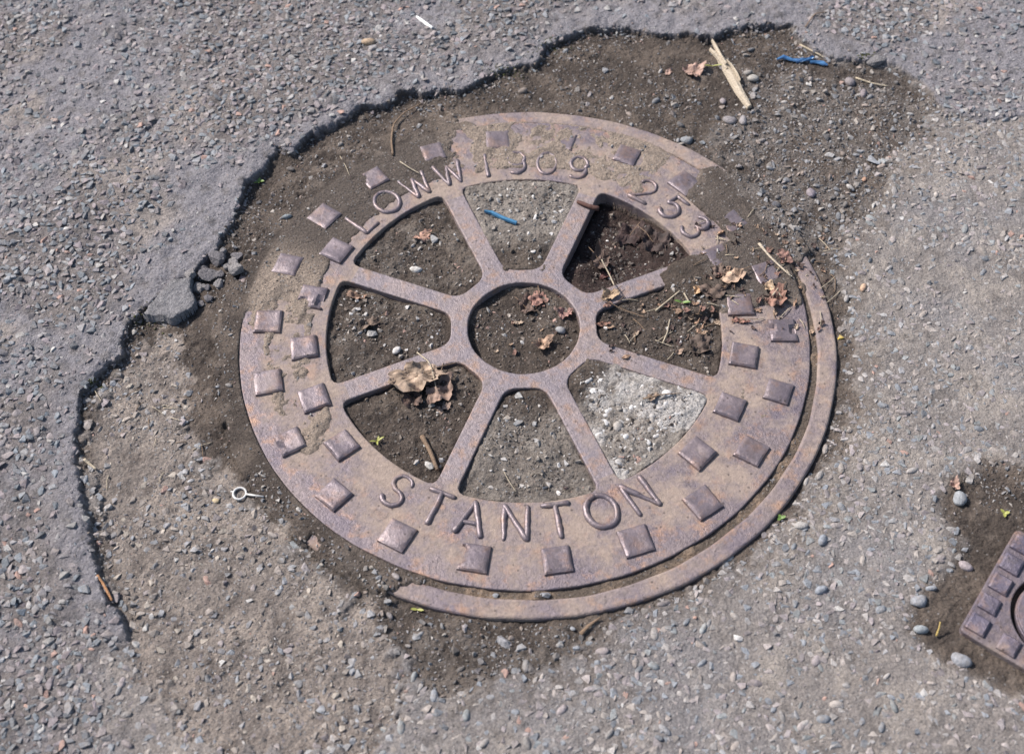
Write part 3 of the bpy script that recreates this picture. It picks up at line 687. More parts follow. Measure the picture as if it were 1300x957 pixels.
def block(size, h, seed, chip=None, n=12):
    """worn raised square: rounded shoulders, uneven top, optional chipped bites (u, v, r)"""
    r = np.random.default_rng(seed); t = np.linspace(-1, 1, n); t = np.sign(t) * np.abs(t) ** 0.62
    U, V = np.meshgrid(t, t); ca = r.uniform(-0.06, 0.06, 8)
    e = np.maximum(np.abs(U), np.abs(V)); zt = h * (1 - 0.34 * np.clip((e - 0.84) / 0.16, 0, 1)) + h * 0.03 * (r.random((n, n)) - 0.5) * (e < 0.95)
    ph = r.uniform(0, 6, 4); zt = zt + h * 0.08 * (np.sin(U * 3 + ph[0]) + np.sin(V * 2.6 + ph[1])) * (e < 0.9)
    if chip:
        for (u, v, rr) in chip: zt = zt - h * 0.95 * sst(rr, rr * 0.72, np.hypot(U - u, V - v))
        zt = np.maximum(zt, -0.001)
    x = (U * (1 + 0.10 * ca[0] * V) + 0.05 * ca[1] * V + 0.025 * (r.random((n, n)) - .5)) * size / 2; y = (V * (1 + ca[2] * U * 0.4) + ca[3] * 0.5 * U + 0.025 * (r.random((n, n)) - .5)) * size / 2
    vt = np.stack([x, y, zt], -1).reshape(-1, 3); ix = np.arange(n * n).reshape(n, n)
    q = np.stack([ix[:-1, :-1], ix[:-1, 1:], ix[1:, 1:], ix[1:, :-1]], -1).reshape(-1, 4); F = [tuple(a) for a in q]
    ring = list(ix[0, :]) + list(ix[1:, -1]) + list(ix[-1, -2::-1]) + list(ix[-2:0:-1, 0])
    base = len(vt); low = vt[ring].copy(); low[:, :2] *= 1.10; low[:, 2] = -0.003
    vt = np.vstack([vt, low]); K = len(ring)
    for i in range(K): F.append((ring[(i + 1) % K], ring[i], base + i, base + (i + 1) % K))
    return vt, np.array(F)
def crisp(o):
    o.data.set_sharp_from_angle(angle=R(17)); return o
def put(va, r_, a, z=0.0, rot=0.0):
    V, F = va; c, s = math.cos(a + rot), math.sin(a + rot)
    W = V.copy(); W[:, 0] = c * V[:, 0] - s * V[:, 1] + r_ * math.cos(a); W[:, 1] = s * V[:, 0] + c * V[:, 1] + r_ * math.sin(a); W[:, 2] += z
    return W, F
chips = {16: [(0.15, -1.0, 0.55), (-0.5, -0.9, 0.35)], 5: [(0.9, -0.5, 0.4)], 14: None, 0: [(-0.9, 0.1, 0.4), (0.8, 0.0, 0.35)], 8: [(0.6, 0.9, 0.5)], 17: None, 13: [(0.9, 0.2, 0.5)]}
OUT0, STEP = -3.3, 360 / 22
for k in range(22):
    a = R(OUT0 + STEP * k)
    if k == 5: pass
    dg_ = (OUT0 + STEP * k) % 360
    zb = random.uniform(-0.0010, 0.0003) if 90 < dg_ < 170 else -0.0034 if 70 < dg_ < 90 else random.uniform(-0.0014, -0.0005) if 40 < dg_ < 70 else random.uniform(-0.0004, 0)
    V, F = put(block(0.0292 * random.uniform(0.92, 1.04), 0.0045, 40 + k, chips.get(k)), 0.2928, a, zb, R(random.uniform(-5, 5)))
    if zb < -0.001: V[:, 2] += (V[:, 0] * random.gauss(0, .03) + V[:, 1] * random.gauss(0, .03)) * 0 + (V[:, 0] - 0.2928 * math.cos(a)) * random.gauss(0, 0.05)
    crisp(from_arrays('raised_square', V, F, M_BLOCK, cover, smooth=True))
for j, deg in enumerate((168.3, -175.2, -159.0, -143.0, 151.6, 21.7, 4.9, -11.4, -27.7, -43.9)):
    V, F = put(block(0.0290 * random.uniform(0.93, 1.03), 0.0045, 80 + j, [(0.5, 0.9, 0.6), (-0.8, 0.5, 0.4)] if j == 0 else None), 0.2492, R(deg), 0, R(random.uniform(-4, 4)))
    crisp(from_arrays('raised_square', V, F, M_BLOCK, cover, smooth=True))

def arc(cx, cy, rx, ry, a0, a1, n=14):
    t = np.linspace(R(a0), R(a1), n); return [(cx + rx * math.cos(u), cy + ry * math.sin(u)) for u in t]
GLY = {
 'S': [arc(0, .75, .27, .25, 20, 270, 14) + arc(0, .25, .29, .25, 90, -160, 14)[1:]],
 'T': [[(-.36, 1), (.36, 1)], [(0, 1), (0, 0)]],
 'A': [[(-.36, 0), (0, 1), (.36, 0)], [(-.24, .34), (.24, .34)]],
 'N': [[(-.32, 0), (-.32, 1), (.32, 0), (.32, 1)]],
 'O': [arc(0, .5, .42, .5, 90, 450, 30)],
 'L': [[(-.26, 1), (-.26, 0), (.3, 0)]],
 'W': [[(-.46, 1), (-.22, 0), (0, .85), (.22, 0), (.46, 1)]],
 '1': [[(0, 0), (0, 1)]],
 '9': [arc(0, .68, .3, .32, 0, 360, 24) + [(.3, .62)] + arc(-.02, .36, .32, .36, 30, -120, 10)],
 '0': [arc(0, .5, .33, .5, 90, 450, 28)],
 '2': [arc(0, .7, .3, .3, 160, -40, 14) + [(-.32, 0), (.34, 0)]],
 '5': [[(.28, 1), (-.22, 1), (-.26, .58)] + arc(-.0, .34, .32, .34, 130, -150, 16)],
 '3': [arc(-.02, .76, .27, .24, 150, -90, 12) + arc(0, .26, .31, .27, 90, -150, 14)[1:]],
}
def dens_path(p, st=0.08):
    out = [p[0]]
    for a, b in zip(p[:-1], p[1:]):
        n = max(1, int(math.hypot(b[0] - a[0], b[1] - a[1]) / st))
        out += [(a[0] + (b[0] - a[0]) * i / n, a[1] + (b[1] - a[1]) * i / n) for i in range(1, n + 1)]
    return out
def letter(ch, r_, deg, h, outward, sw=0.0030, hz=0.0030, zoff=0.0):
    parts = []
    a = R(deg); up = np.array([math.cos(a), math.sin(a)]) * (1 if outward else -1); rt = np.array([up[1], -up[0]])
    c = np.array([math.cos(a), math.sin(a)]) * r_; skew = random.uniform(-0.04, 0.04)
    for st in GLY[ch]:
        segs = []
        cur = [st[0]]
        for i in range(1, len(st)):
            cur.append(st[i])
            if i < len(st) - 1:
                v0 = np.subtract(st[i], st[i - 1]); v1 = np.subtract(st[i + 1], st[i])
                if np.dot(v0, v1) / (np.linalg.norm(v0) * np.linalg.norm(v1) + 1e-9) < 0.75: segs.append(cur); cur = [st[i]]
        segs.append(cur)
        for sgm in segs:
            p2 = dens_path(sgm, 0.14); P = [np.append(c + rt * ((x + skew * (y - .5)) * h) + up * ((y - 0.5) * h), zoff) for x, y in p2]
            P = np.array(P); P[:, :2] += rng.normal(0, 0.00022, (len(P), 2)); T0 = P[0] - P[1]; T1 = P[-1] - P[-2]
            P = np.vstack([P[0] + T0 / np.linalg.norm(T0) * sw * 0.7, P, P[-1] + T1 / np.linalg.norm(T1) * sw * 0.7])
            rr = sw * np.clip(1 + 0.16 * np.interp(np.arange(len(P)), np.linspace(0, len(P) - 1, 4), rng.normal(0, 1, 4)), 0.7, 1.25) * rng.uniform(0.94, 1.05, len(P)); rr[0] *= 0.55; rr[-1] *= 0.55
            parts.append(tube_arrays(P, rr, 10, hz / sw))
    V, F = join_arrays(parts)
    return from_arrays('letter', V, F, M_BLOCK, cover, smooth=True)
for ch, d in zip('STANTON', (-123.8, -113.4, -104.2, -93.6, -83.5, -72.8, -62.6)): letter(ch, 0.2485, d, 0.0375, False)
for ch, d in zip('LOWW1909253', (139.4, 129.8, 119.8, 109.6, 98.9, 90.4, 81.7, 72.7, 52.4, 42.7, 33.6)): letter(ch, 0.2525, d, 0.035, True, 0.0028, 0.0033, -0.0002 if d < 60 else -0.0007 if d > 105 else -0.0008)

# ---- frame ring
fb = plate_mesh([circ(R_FO, 240, FRC, 0.0007, 2), circ(R_FI, 240, FRC, 0.0010, 5)], 0.014, 0.0030)
bmesh.ops.translate(fb, verts=fb.verts, vec=(0, 0, -0.0006))
tag(from_bm('manhole_ring', fb, M_FRAME), 'rusty iron ring in the ground bare along the lower right edge of the big cover', 'iron ring')

# ================================================================== SMALL VALVE COVER
def px_world(p, z=0.0): return np.array(at(p[0], p[1], z))
vc_a = px_world((1290, 671)); vc_b = px_world((1217, 800)); ve = (vc_a - vc_b); vl = np.linalg.norm(ve); ve /= vl
vnr = np.array([ve[1], -ve[0]]); vang = math.atan2(ve[1], ve[0])
vctr = vc_b + ve * vl / 2 + vnr * (0.148 / 2)
valve = empty('valve_cover', (*vctr, 0.0015), vang); VW, VD = vl, 0.148
tag(valve, 'small iron valve cover with raised squares at the lower right edge', 'valve cover')
def rrect(w, d, r_, n=6):
    o = []
    for cx, cy, a in ((w / 2 - r_, d / 2 - r_, 0), (-w / 2 + r_, d / 2 - r_, 90), (-w / 2 + r_, -d / 2 + r_, 180), (w / 2 - r_, -d / 2 + r_, 270)):
        for i in range(n + 1):
            t = R(a + 90 * i / n); o.append((cx + r_ * math.cos(t), cy + r_ * math.sin(t)))
    return np.array(o)
from_bm('surround', plate_mesh([rrect(VW, VD, 0.006), circ(0.046, 72)], 0.016, 0.0015), mat_iron('dirty_iron', 0.48, 0.70, (0.125, 0.105, 0.125), (0.16, 0.13, 0.14), (0.25, 0.15, 0.10), 0.5, 0.3, grime=0.7, dustcol=(0.22, 0.175, 0.145)), valve)
lid = from_bm('lid', plate_mesh([circ(0.041, 72)], 0.012, 0.0015), M_VALVE, valve); lid.location.z = -0.002
lr = plate_mesh([circ(0.040, 72), circ(0.033, 72)], 0.006, 0.001); o = from_bm('lid_rim', lr, M_VALVE, lid); o.location.z = 0.003
for k in range(-2, 3):
    w = 0.026 * math.sqrt(max(0.1, 1 - (k / 3.2) ** 2))
    rb = plate_mesh([rrect(w * 2, 0.006, 0.0015, 3)], 0.005, 0.0008); o = from_bm('lid_bar', rb, M_VALVE, lid); o.location = (0, k * 0.0115, 0.002)
bs_ = 0.0185
for e_, (nn, along) in enumerate(((5, VW), (5, VD))):
    for sgn in (-1, 1):
        for i in range(nn):
            if e_ == 1 and i in (0, nn - 1): continue
            q = (i + 0.5) / nn - 0.5; u = q * (along - 0.004); w = ((VD if e_ == 0 else VW) / 2 - 0.0125) * sgn
            pos = (u, w) if e_ == 0 else (w, u)
            V, F = block(bs_ * random.uniform(.93, 1.03), 0.0042, 300 + i + 10 * e_, None, 8)
            V = V.copy(); V[:, 0] += pos[0]; V[:, 1] += pos[1]
            crisp(from_arrays('raised_square', V, F, M_VALVE, valve, smooth=True))

# ================================================================== BROKEN ASPHALT
M_CHUNK = mat_ground('asphalt_chunk', 0.2, 0.0012)
def chunk(px, py, w, d, h, seed, label, sink=0.3, rz=0.0, group=None, colr=(0.19, 0.18, 0.18)):
    r = np.random.default_rng(seed); bm = bmesh.new(); bmesh.ops.create_icosphere(bm, subdivisions=3, radius=1)
    V = np.array([v.co[:] for v in bm.verts]); F = np.array([[v.index for v in f.verts] for f in bm.faces]); bm.free()
    pl = r.normal(size=(11, 3)); pl /= np.linalg.norm(pl, axis=1)[:, None]; of = r.uniform(0.55, 0.85, 11)
    for nrm, o_ in zip(pl, of):
        dd = V @ nrm - o_; V = V - np.where(dd > 0, dd, 0)[:, None] * nrm
    V += (fbm(V[:, 0] * 1.0 + seed, V[:, 1] + V[:, 2], 3.5, 3, seed % 5) * 0.07)[:, None] * V
    V[:, 2] = np.minimum(V[:, 2], 0.6)
    V = V / np.abs(V).max(0) * np.array([w, d, h]) / 2; g = gp(px, py)
    co = np.broadcast_to(np.array(colr), V.shape)
    o = from_arrays('asphalt_fragment', V, F, M_CHUNK, col=co, smooth=False); o.location = (g[0], g[1], g[2] + h * (0.5 - sink)); o.rotation_euler = (r.normal(0, .15), r.normal(0, .15), rz)
    return tag(o, label, 'fragment', group or 'asphalt fragments crumbled from the broken edge')
def slab(poly_px, z0, name, label, cat, seed, thick=0.02):
    """cracked off slab with a rough top, cut out of a fine grid"""
    P = pts(poly_px, z0); x0, y0 = P.min(0) - .004; x1, y1 = P.max(0) + .004
    gx, gy = np.meshgrid(np.arange(x0, x1, .0016), np.arange(y0, y1, .0016))
    s_ = sdf(P, gx, gy) + fbm(gx, gy, 120, 3, 2) * 0.0022
    z = z0 + fbm(gx, gy, 40, 4, seed) * 0.0018 + fbm(gx, gy, 200, 3, 3) * 0.0012 - 0.0015 * np.exp(-np.clip(s_, 0, 1) / 0.003)
    z = np.where(s_ > 0, z, z0 - thick); keep = s_ > -0.0022
    n0, n1 = gx.shape; ix = np.arange(n0 * n1).reshape(n0, n1)
    kq = keep[:-1, :-1] & keep[:-1, 1:] & keep[1:, 1:] & keep[1:, :-1]
    q = np.stack([ix[:-1, :-1], ix[:-1, 1:], ix[1:, 1:], ix[1:, :-1]], -1)[kq]
    u, inv = np.unique(q.ravel(), return_inverse=True); V = np.stack([gx, gy, z], -1).reshape(-1, 3)[u]
    cc = np.broadcast_to(np.array([0.185, 0.178, 0.182]), V.shape) * (1 + 0.25 * fbm(V[:, 0], V[:, 1], 60, 3, 1))[:, None]
    o = from_arrays(name, V, inv.reshape(-1, 4), M_CHUNK, col=cc, smooth=True); return tag(o, label, cat)
slab([(180, 398), (189, 385), (205, 367), (216, 354), (243, 349), (242, 362), (249, 381), (243, 389), (222, 404), (200, 402)], 0.0068, 'asphalt_slab', 'flat cracked off slab of grey asphalt sunk beside the broken edge', 'slab', 3)
CH = [(245, 354, 15, 12, 10), (252, 368, 12, 14, 9), (266, 353, 26, 17, 14), (258, 344, 14, 9, 9), (276, 330, 21, 18, 15), (283, 320, 10, 9, 8), (301, 344, 20, 15, 12), (278, 362, 12, 11, 9), (265, 380, 11, 9, 8),
      (302, 326, 18, 10, 6), (296, 333, 15, 9, 6), (279, 350, 11, 9, 9), (256, 386, 10, 8, 7), (258, 366, 9, 7, 6), (264, 366, 8, 7, 6), (289, 340, 9, 8, 8)]
CHL = ['small fragment wedged against the cracked slab corner', 'narrow fragment standing beside the cracked slab', 'largest pale crumbled fragment beside the cracked slab', 'thin fragment behind the largest crumbled one', 'tall grey fragment tucked under the broken edge',
       'little fragment at the very foot of the broken edge', 'grey fragment lying alone on soil to the right of the crumbled heap', 'dark fragment in front of the largest crumbled one', 'small dark fragment on soil below the crumbled heap',
       'flat dark fragment above the lone grey fragment', 'flat dark fragment touching the lone grey fragment', 'small fragment between the largest and the tall fragment', 'tiny dark fragment by the lower tip of the cracked slab', 'tiny brown fragment between slab and heap', 'tiny pale fragment between slab and heap', 'tiny dark fragment in the gap behind the heap']
for i, ((a, b, w, d, h), lb) in enumerate(zip(CH, CHL)):
    chunk(a, b, w * .00105, d * .00125, h * .001, 60 + i, lb, 0.22, random.uniform(-.6, .6), colr=random.choice([(0.19, .18, .18), (.15, .14, .145), (.22, .205, .2)]))
chunk(1113, 74, 0.028, 0.020, 0.016, 91, 'rounded asphalt lump at the upper right rim of the gravelly soil', 0.4, .3)

# ================================================================== NOTABLE PEBBLES
def pebble(px, py, mm, c, v, label, ratio=0.8, h=0.55, rz=None, dz=0.3, name='pebble', tilt=0.1):
    g = gp(px, py); s = mm * 0.0005
    Rm = rotm(np.array([random.uniform(0, 6.28) if rz is None else rz]), np.array([random.gauss(0, tilt)]), np.array([random.gauss(0, tilt)]))[0]
    o = stone_obj(name, g + np.array([0, 0, s * h * dz]), np.array([s, s * ratio * 1.2, s * h * 1.8]), Rm, c, v)
    return tag(o, label, 'pebble')
r0 = len(HV)
pebble(467, 55, 19, (0.36, 0.26, 0.17), r0, 'round tan pebble on the raised asphalt near the top', 0.75, rz=0)
pebble(1107, 203, 28, (0.25, 0.26, 0.275), 3, 'flat grey slate flake lying on the gravelly soil', 0.6, 0.22, rz=-0.9, dz=0.6)
pebble(943, 154, 15, (0.27, 0.25, 0.25), r0 + 1, 'oval grey pebble just below the tip of the wood splinter')
pebble(926, 154, 18, (0.22, 0.20, 0.20), r0 + 2, 'dark oval pebble left below the wood splinter tip', rz=.1)
pebble(956, 101, 14, (0.34, 0.32, 0.29), r0 + 3, 'pale rounded pebble to the right of the wood splinter')
pebble(918, 130, 11, (0.24, 0.21, 0.21), r0 + 4, 'small oval pebble to the left of the splinter lower end')
pebble(956, 122, 14, (0.25, 0.23, 0.22), 2, 'grey angular pebble right of the splinter lower half')
pebble(872, 179, 14, (0.19, 0.20, 0.21), r0 + 5, 'bluish pebble at the top edge of the frame ring', rz=.2)
pebble(891, 181, 13, (0.19, 0.205, 0.22), 5, 'blue grey stone beside the upper frame ring edge')
pebble(1053, 197, 15, (0.36, 0.35, 0.34), 6, 'pale angular stone left of the slate flake')
pebble(1079, 106, 17, (0.2, 0.175, 0.18), r0 + 6, 'round purple grey pebble below the blue foil strip')
pebble(1096, 120, 14, (0.2, 0.17, 0.175), r0 + 1, 'round dark pebble under the pale twig in gravel')
pebble(1030, 246, 16, (0.21, 0.18, 0.2), r0 + 2, 'purple grey round pebble in gravelly soil above the debris')
pebble(985, 261, 11, (0.09, 0.09, 0.1), r0 + 3, 'small black round pebble in the gravelly soil')
pebble(661, 503, 15, (0.36, 0.35, 0.33), 7, 'pale upright stone in the bottom opening near the hub', .7)
pebble(657, 538, 13, (0.2, 0.2, 0.2), 8, 'dark angular stone in the bottom opening')
pebble(640, 584, 9, (0.4, 0.38, 0.36), 9, 'pale stone in the lower part of the bottom opening')
pebble(504, 445, 11, (0.46, 0.44, 0.42), r0 + 4, 'whitish pebble in the left opening by the hub')
pebble(529, 343, 13, (0.48, 0.46, 0.43), r0 + 5, 'white oval pebble in the upper left opening', .65, rz=0)
pebble(454, 393, 10, (0.4, 0.38, 0.36), 1, 'pale pebble at the outer end of the left opening')
pebble(472, 425, 15, (0.33, 0.31, 0.29), 11, 'pale crumbly stone in the middle of the left opening')
pebble(712, 420, 12, (0.27, 0.28, 0.29), r0 + 6, 'blue grey pebble inside the hub hole near its right side')
pebble(551, 305, 17, (0.34, 0.33, 0.32), 4, 'pale triangular stone chip in the upper left opening', .6)
pebble(530, 586, 12, (0.4, 0.37, 0.34), 5, 'pale stone left of the brown twig in the lower left opening')
pebble(545, 590, 13, (0.42, 0.4, 0.37), 6, 'whitish stone right beside the brown twig in the opening')
pebble(364, 276, 12, (0.2, 0.225, 0.235), r0, 'bluish oval pebble on dark soil between edge and cover', .65, rz=.4)
pebble(1042, 749, 13, (0.22, 0.235, 0.26), r0 + 1, 'round bluish pebble on the paving below the frame ring')
pebble(1044, 686, 13, (0.22, 0.235, 0.26), r0 + 1, 'round blue grey pebble standing on paving right of the frame', rz=1)
pebble(1017, 667, 14, (0.34, 0.32, 0.3), r0 + 2, 'pale oval stone close against the frame ring at right', .7)
pebble(640, 815, 19, (0.24, 0.235, 0.24), 6, 'grey upright flat stone below the lower frame ring', .7)
pebble(664, 823, 15, (0.25, 0.25, 0.255), 3, 'grey blocky stone beside the upright flat stone')
pebble(1218, 634, 16, (0.25, 0.26, 0.27), r0 + 3, 'grey blue pebble at the edge of the dark soil by the pinkish leaf')
pebble(1224, 719, 15, (0.34, 0.29, 0.29), r0 + 4, 'pinkish oval pebble on the dark soil left of valve cover', .65, rz=-.5)
pebble(1167, 763, 15, (0.24, 0.245, 0.26), r0 + 5, 'bluish pebble on the lower left edge of the dark soil')
pebble(1168, 800, 15, (0.24, 0.26, 0.27), r0 + 6, 'bluish oval pebble below the dark soil and sprig', .6, rz=0)
pebble(1220, 838, 20, (0.23, 0.235, 0.25), r0 + 7, 'large rounded bluish stone by the lower corner of the valve cover')
pebble(936, 810, 11, (0.5, 0.48, 0.46), 2, 'small white stone on the paving at the bottom')
pebble(274, 636, 8, (0.42, 0.33, 0.2), r0 + 2, 'tiny yellowish pebble left of the silver key ring')
pebble(1097, 228, 8, (0.36, 0.22, 0.15), r0 + 2, 'tiny orange pebble near the slate flake')
pebble(1096, 366, 11, (0.42, 0.28, 0.19), r0 + 1, 'orange tan pebble on the paving right of the debris')
pebble(186, 216, 9, (0.42, 0.34, 0.26), 7, 'pale cream angular pebble on the raised asphalt left of the edge')
pebble(70, 154, 12, (0.36, 0.27, 0.23), 8, 'pinkish angular stone on the raised asphalt at far left')

# ================================================================== LEAVES, TWIGS, LITTER
M_LEAF = mat_plain('dry_leaf', (0.85, 0.8, 0.75), (1.2, 1.15, 1.1), 160, 0.75, 0.0006, attr=True)
def leaf(px, py, w, c, label, seed, lobes=5, curl=0.5, rz=0.0, asp=0.8, lift=0.004, stem=True, name='leaf', tilt=(0, 0)):
    w = w * 0.88; c = tuple(0.92 * (0.82 * q + 0.18 * sum(c) / 3) for q in c); r = np.random.default_rng(seed); NR, NT = (9, 44) if w > 18 else (5, 24); g = gp(px, py); hw = w * 0.0005
    th = np.linspace(0, 2 * math.pi, NT, endpoint=False)
    out = np.full(NT, 0.62)
    for a_ in np.linspace(0, 6.283, lobes, endpoint=False) + r.normal(0, 0.35, lobes):
        dt = (th - a_ + math.pi) % (2 * math.pi) - math.pi; out = out + r.uniform(0.12, 0.42) * np.exp(-(dt / r.uniform(0.25, 0.6)) ** 2)
    out = np.clip(out + 0.06 * np.sin(th * 9 + r.uniform(0, 6)) + r.normal(0, 0.035, NT), 0.35, 1.12); ph = r.uniform(0, 6, 6); fold = r.uniform(0.15, 0.5); fa = r.uniform(0, 3.14)
    V = [np.array([0, 0, 0.0])]; Cc = [np.array(c) * 0.8]
    for i in range(1, NR + 1):
        q = i / NR
        for j in range(NT):
            x = q * out[j] * math.cos(th[j]); y = q * out[j] * math.sin(th[j]) * asp
            z = curl * 0.55 * (x * x * (1 if seed % 2 else 0.3) + y * y * 0.9) + 0.13 * math.sin(5 * x + ph[0]) * math.cos(4 * y + ph[1]) + 0.07 * math.sin(11 * x + ph[2] + 6 * y) + 0.05 * r.normal() * q
            z += fold * abs(x * math.sin(fa) - y * math.cos(fa)) * (1 if seed % 3 else -0.6) + 0.06 * math.sin(9 * y - 5 * x + ph[3])
            V.append(np.array([x, y, z])); k_ = 0.85 + 0.35 * math.sin(7 * x + ph[4]) * math.sin(8 * y + ph[5]) + r.normal() * 0.08
            Cc.append(np.array(c) * max(0.35, k_) * (0.8 if abs(math.sin(lobes * th[j] / 2)) < 0.12 else 1))
    F = []
    for j in range(NT): F.append((0, 1 + j, 1 + (j + 1) % NT))
    for i in range(NR - 1):
        for j in range(NT):
            a, b = 1 + i * NT + j, 1 + i * NT + (j + 1) % NT; F += [(a, a + NT, b + NT), (a, b + NT, b)]
    V = np.array(V); V[:, 2] -= np.quantile(V[:, 2], 0.12); V *= hw; Cc = np.clip(np.array(Cc), 0.01, 0.9)
    n = len(V); V2 = V.copy(); V2[:, 2] -= 0.00025; F = np.array(F)
    o = from_arrays(name, np.vstack([V, V2]), np.vstack([F, F[:, ::-1] + n]), M_LEAF, col=np.vstack([Cc, Cc]), smooth=True)
    o.location = (g[0], g[1], g[2] + lift * 0.25); o.rotation_euler = (tilt[0], tilt[1], rz)
    if stem:
        sv, sf = tube_arrays([(-hw * .1, 0, 0.0006), (hw * .6, hw * .1, hw * .25), (hw * 1.3, hw * .25, hw * .2)], [0.0005, .0005, .0004], 5)
        s = from_arrays('leaf_stem', sv, sf, M_TWIG, o)
    return tag(o, label, 'leaf')
M_TWIG = mat_streak('twig_bark', (0.17, 0.11, 0.07), (0.28, 0.19, 0.12))
M_STRAW = mat_streak('dry_straw', (0.40, 0.33, 0.23), (0.55, 0.47, 0.35))
M_WOOD = mat_streak('splinter_wood', (0.42, 0.34, 0.245), (0.62, 0.53, 0.41))
M_RUST = mat_plain('rusty_stub', (0.045, 0.022, 0.018), (0.095, 0.042, 0.03), 150, 0.8)
BR, RD, OR, TN, PK, DK = (0.19, 0.12, 0.085), (0.23, 0.12, 0.092), (0.46, 0.26, 0.15), (0.38, 0.26, 0.17), (0.45, 0.29, 0.23), (0.085, 0.05, 0.042)
LEAVES = [
 (880, 93, 42, PK, 'large pinkish curled leaf lying on the dark soil by the wood splinter', 1, 3, 0.7, 0.4, 0.95),
 (849, 93, 18, PK, 'small pinkish leaf scrap left of the large curled leaf', 2, 2, 0.5, 1, 0.9),
 (537, 301, 32, (0.50, 0.29, 0.21), 'pinkish orange leaf in the upper left opening', 3, 4, 0.6, 0.2, 0.7),
 (530, 479, 84, (0.38, 0.28, 0.20), 'big crumpled brown leaf draped over the lower left spoke', 4, 5, 0.55, 0.1, 0.6),
 (556, 495, 56, (0.31, 0.205, 0.155), 'crumpled reddish brown leaf under the draped one', 15, 4, 0.7, 1.2, 0.8),
 (524, 507, 40, (0.13, 0.08, 0.06), 'dark brown leaf in the lower left opening under the draped leaf', 16, 4, 0.5, 2.2, 0.8),
 (567, 517, 16, (0.36, 0.26, 0.2), 'small pale round leaf scrap below the draped brown leaf', 17, 2, 0.4, 0.3, 0.9),
 (558, 521, 14, (0.33, 0.24, 0.19), 'small grey brown leaf scrap lowest below the draped leaf', 18, 2, 0.4, 2.3, 0.8),
 (762, 335, 46, (0.13, 0.085, 0.065), 'dark curled leaf standing in the upper right opening', 5, 2, 1.6, 1.9, 0.9),
 (768, 350, 22, (0.11, 0.035, 0.03), 'dark red leaf under the curled leaf in the opening', 6, 2, 0.6, 0.2, 0.8),
 (800, 300, 60, (0.06, 0.032, 0.028), 'blackish wet leaf flat in the upper right opening', 7, 4, 0.25, 0.7, 0.8),
 (830, 310, 56, (0.055, 0.032, 0.027), 'blackish wet leaf at the right of the upper right opening', 19, 4, 0.25, 2.0, 0.8),
 (773, 377, 34, (0.42, 0.30, 0.18), 'tan crumpled leaf lying on the right spoke near the hub', 8, 3, 0.8, 0.5, 0.6),
 (765, 413, 24, (0.24, 0.12, 0.08), 'reddish brown leaf in the right opening beside the hub', 9, 2, 0.6, 0.1, 0.45),
 (886, 369, 20, (0.58, 0.36, 0.18), 'orange curled leaf scrap in the right opening near the rim', 10, 3, 0.8, 0.4, 0.9),
 (930, 352, 46, (0.46, 0.32, 0.22), 'pale tan leaf lying between raised squares on the right rim', 11, 4, 0.5, 0.3, 0.7),
 (941, 408, 32, (0.33, 0.155, 0.12), 'red leaf scrap between raised squares on the right rim', 12, 2, 0.5, -0.2, 0.35),
 (985, 380, 44, (0.33, 0.17, 0.12), 'reddish brown crumpled leaf near the upper end of the frame ring', 13, 4, 0.6, 0.8, 0.7),
 (996, 327, 30, (0.24, 0.125, 0.1), 'dark red crumpled leaf in the debris at the right', 14, 4, 0.6, 1.8, 0.8),
 (975, 366, 24, (0.5, 0.36, 0.22), 'small tan leaf scrap below the raised square in the debris', 20, 3, 0.6, 1.2, 0.8),
 (905, 372, 40, (0.12, 0.08, 0.06), 'dark brown leaf at the outer end of the right opening', 21, 4, 0.4, 0.2, 0.8),
 (888, 440, 46, (0.095, 0.065, 0.05), 'dark brown leaf flat in the lower part of the right opening', 22, 4, 0.3, 1.2, 0.7),
 (690, 438, 34, (0.42, 0.27, 0.18), 'tan leaf in the lower right of the hub hole', 23, 4, 0.5, 0.5, 0.7),
 (684, 380, 34, (0.33, 0.17, 0.13), 'pinkish brown leaf at the top of the hub hole', 24, 4, 0.6, 1.4, 0.8),
 (717, 399, 28, (0.34, 0.18, 0.15), 'red leaf at the right side of the hub hole', 25, 3, 0.6, 0.2, 0.8),
 (668, 392, 34, (0.12, 0.075, 0.058), 'dark crumpled leaf left in the hub hole', 26, 4, 0.6, 2.1, 0.8),
 (452, 377, 40, (0.26, 0.16, 0.11), 'long brown leaf under the left spoke in the left opening', 27, 3, 0.5, -0.25, 0.4),
 (470, 412, 40, (0.17, 0.12, 0.09), 'brown folded leaf in the left opening beside a pale stone', 28, 3, 0.7, 0.4, 0.5),
 (1211, 616, 24, PK, 'pinkish leaf scrap standing at the top of the dark soil at right', 29, 3, 0.9, 1.2, 0.7),
 (862, 395, 20, (0.30, 0.19, 0.12), 'small brown leaf scrap in the middle of the right opening', 30, 3, 0.5, 0.6, 0.7),
 (862, 448, 16, (0.36, 0.25, 0.18), 'pale leaf crumb low in the right opening', 31, 3, 0.5, 0.6, 0.7),
 (912, 345, 26, (0.15, 0.1, 0.075), 'dark leaf between raised squares at the right rim', 32, 4, 0.5, 0.9, 0.8),
 (828, 505, 22, (0.3, 0.22, 0.16), 'brown leaf scrap at the top of the pale gravel opening', 33, 3, 0.6, 0.5, 0.6),
]
for a in LEAVES:
    leaf(a[0], a[1], a[2], a[3], a[4], a[5], a[6], a[7], a[8], a[9], stem=a[2] > 30, lift=0.022 if a[2] == 84 else 0.004)
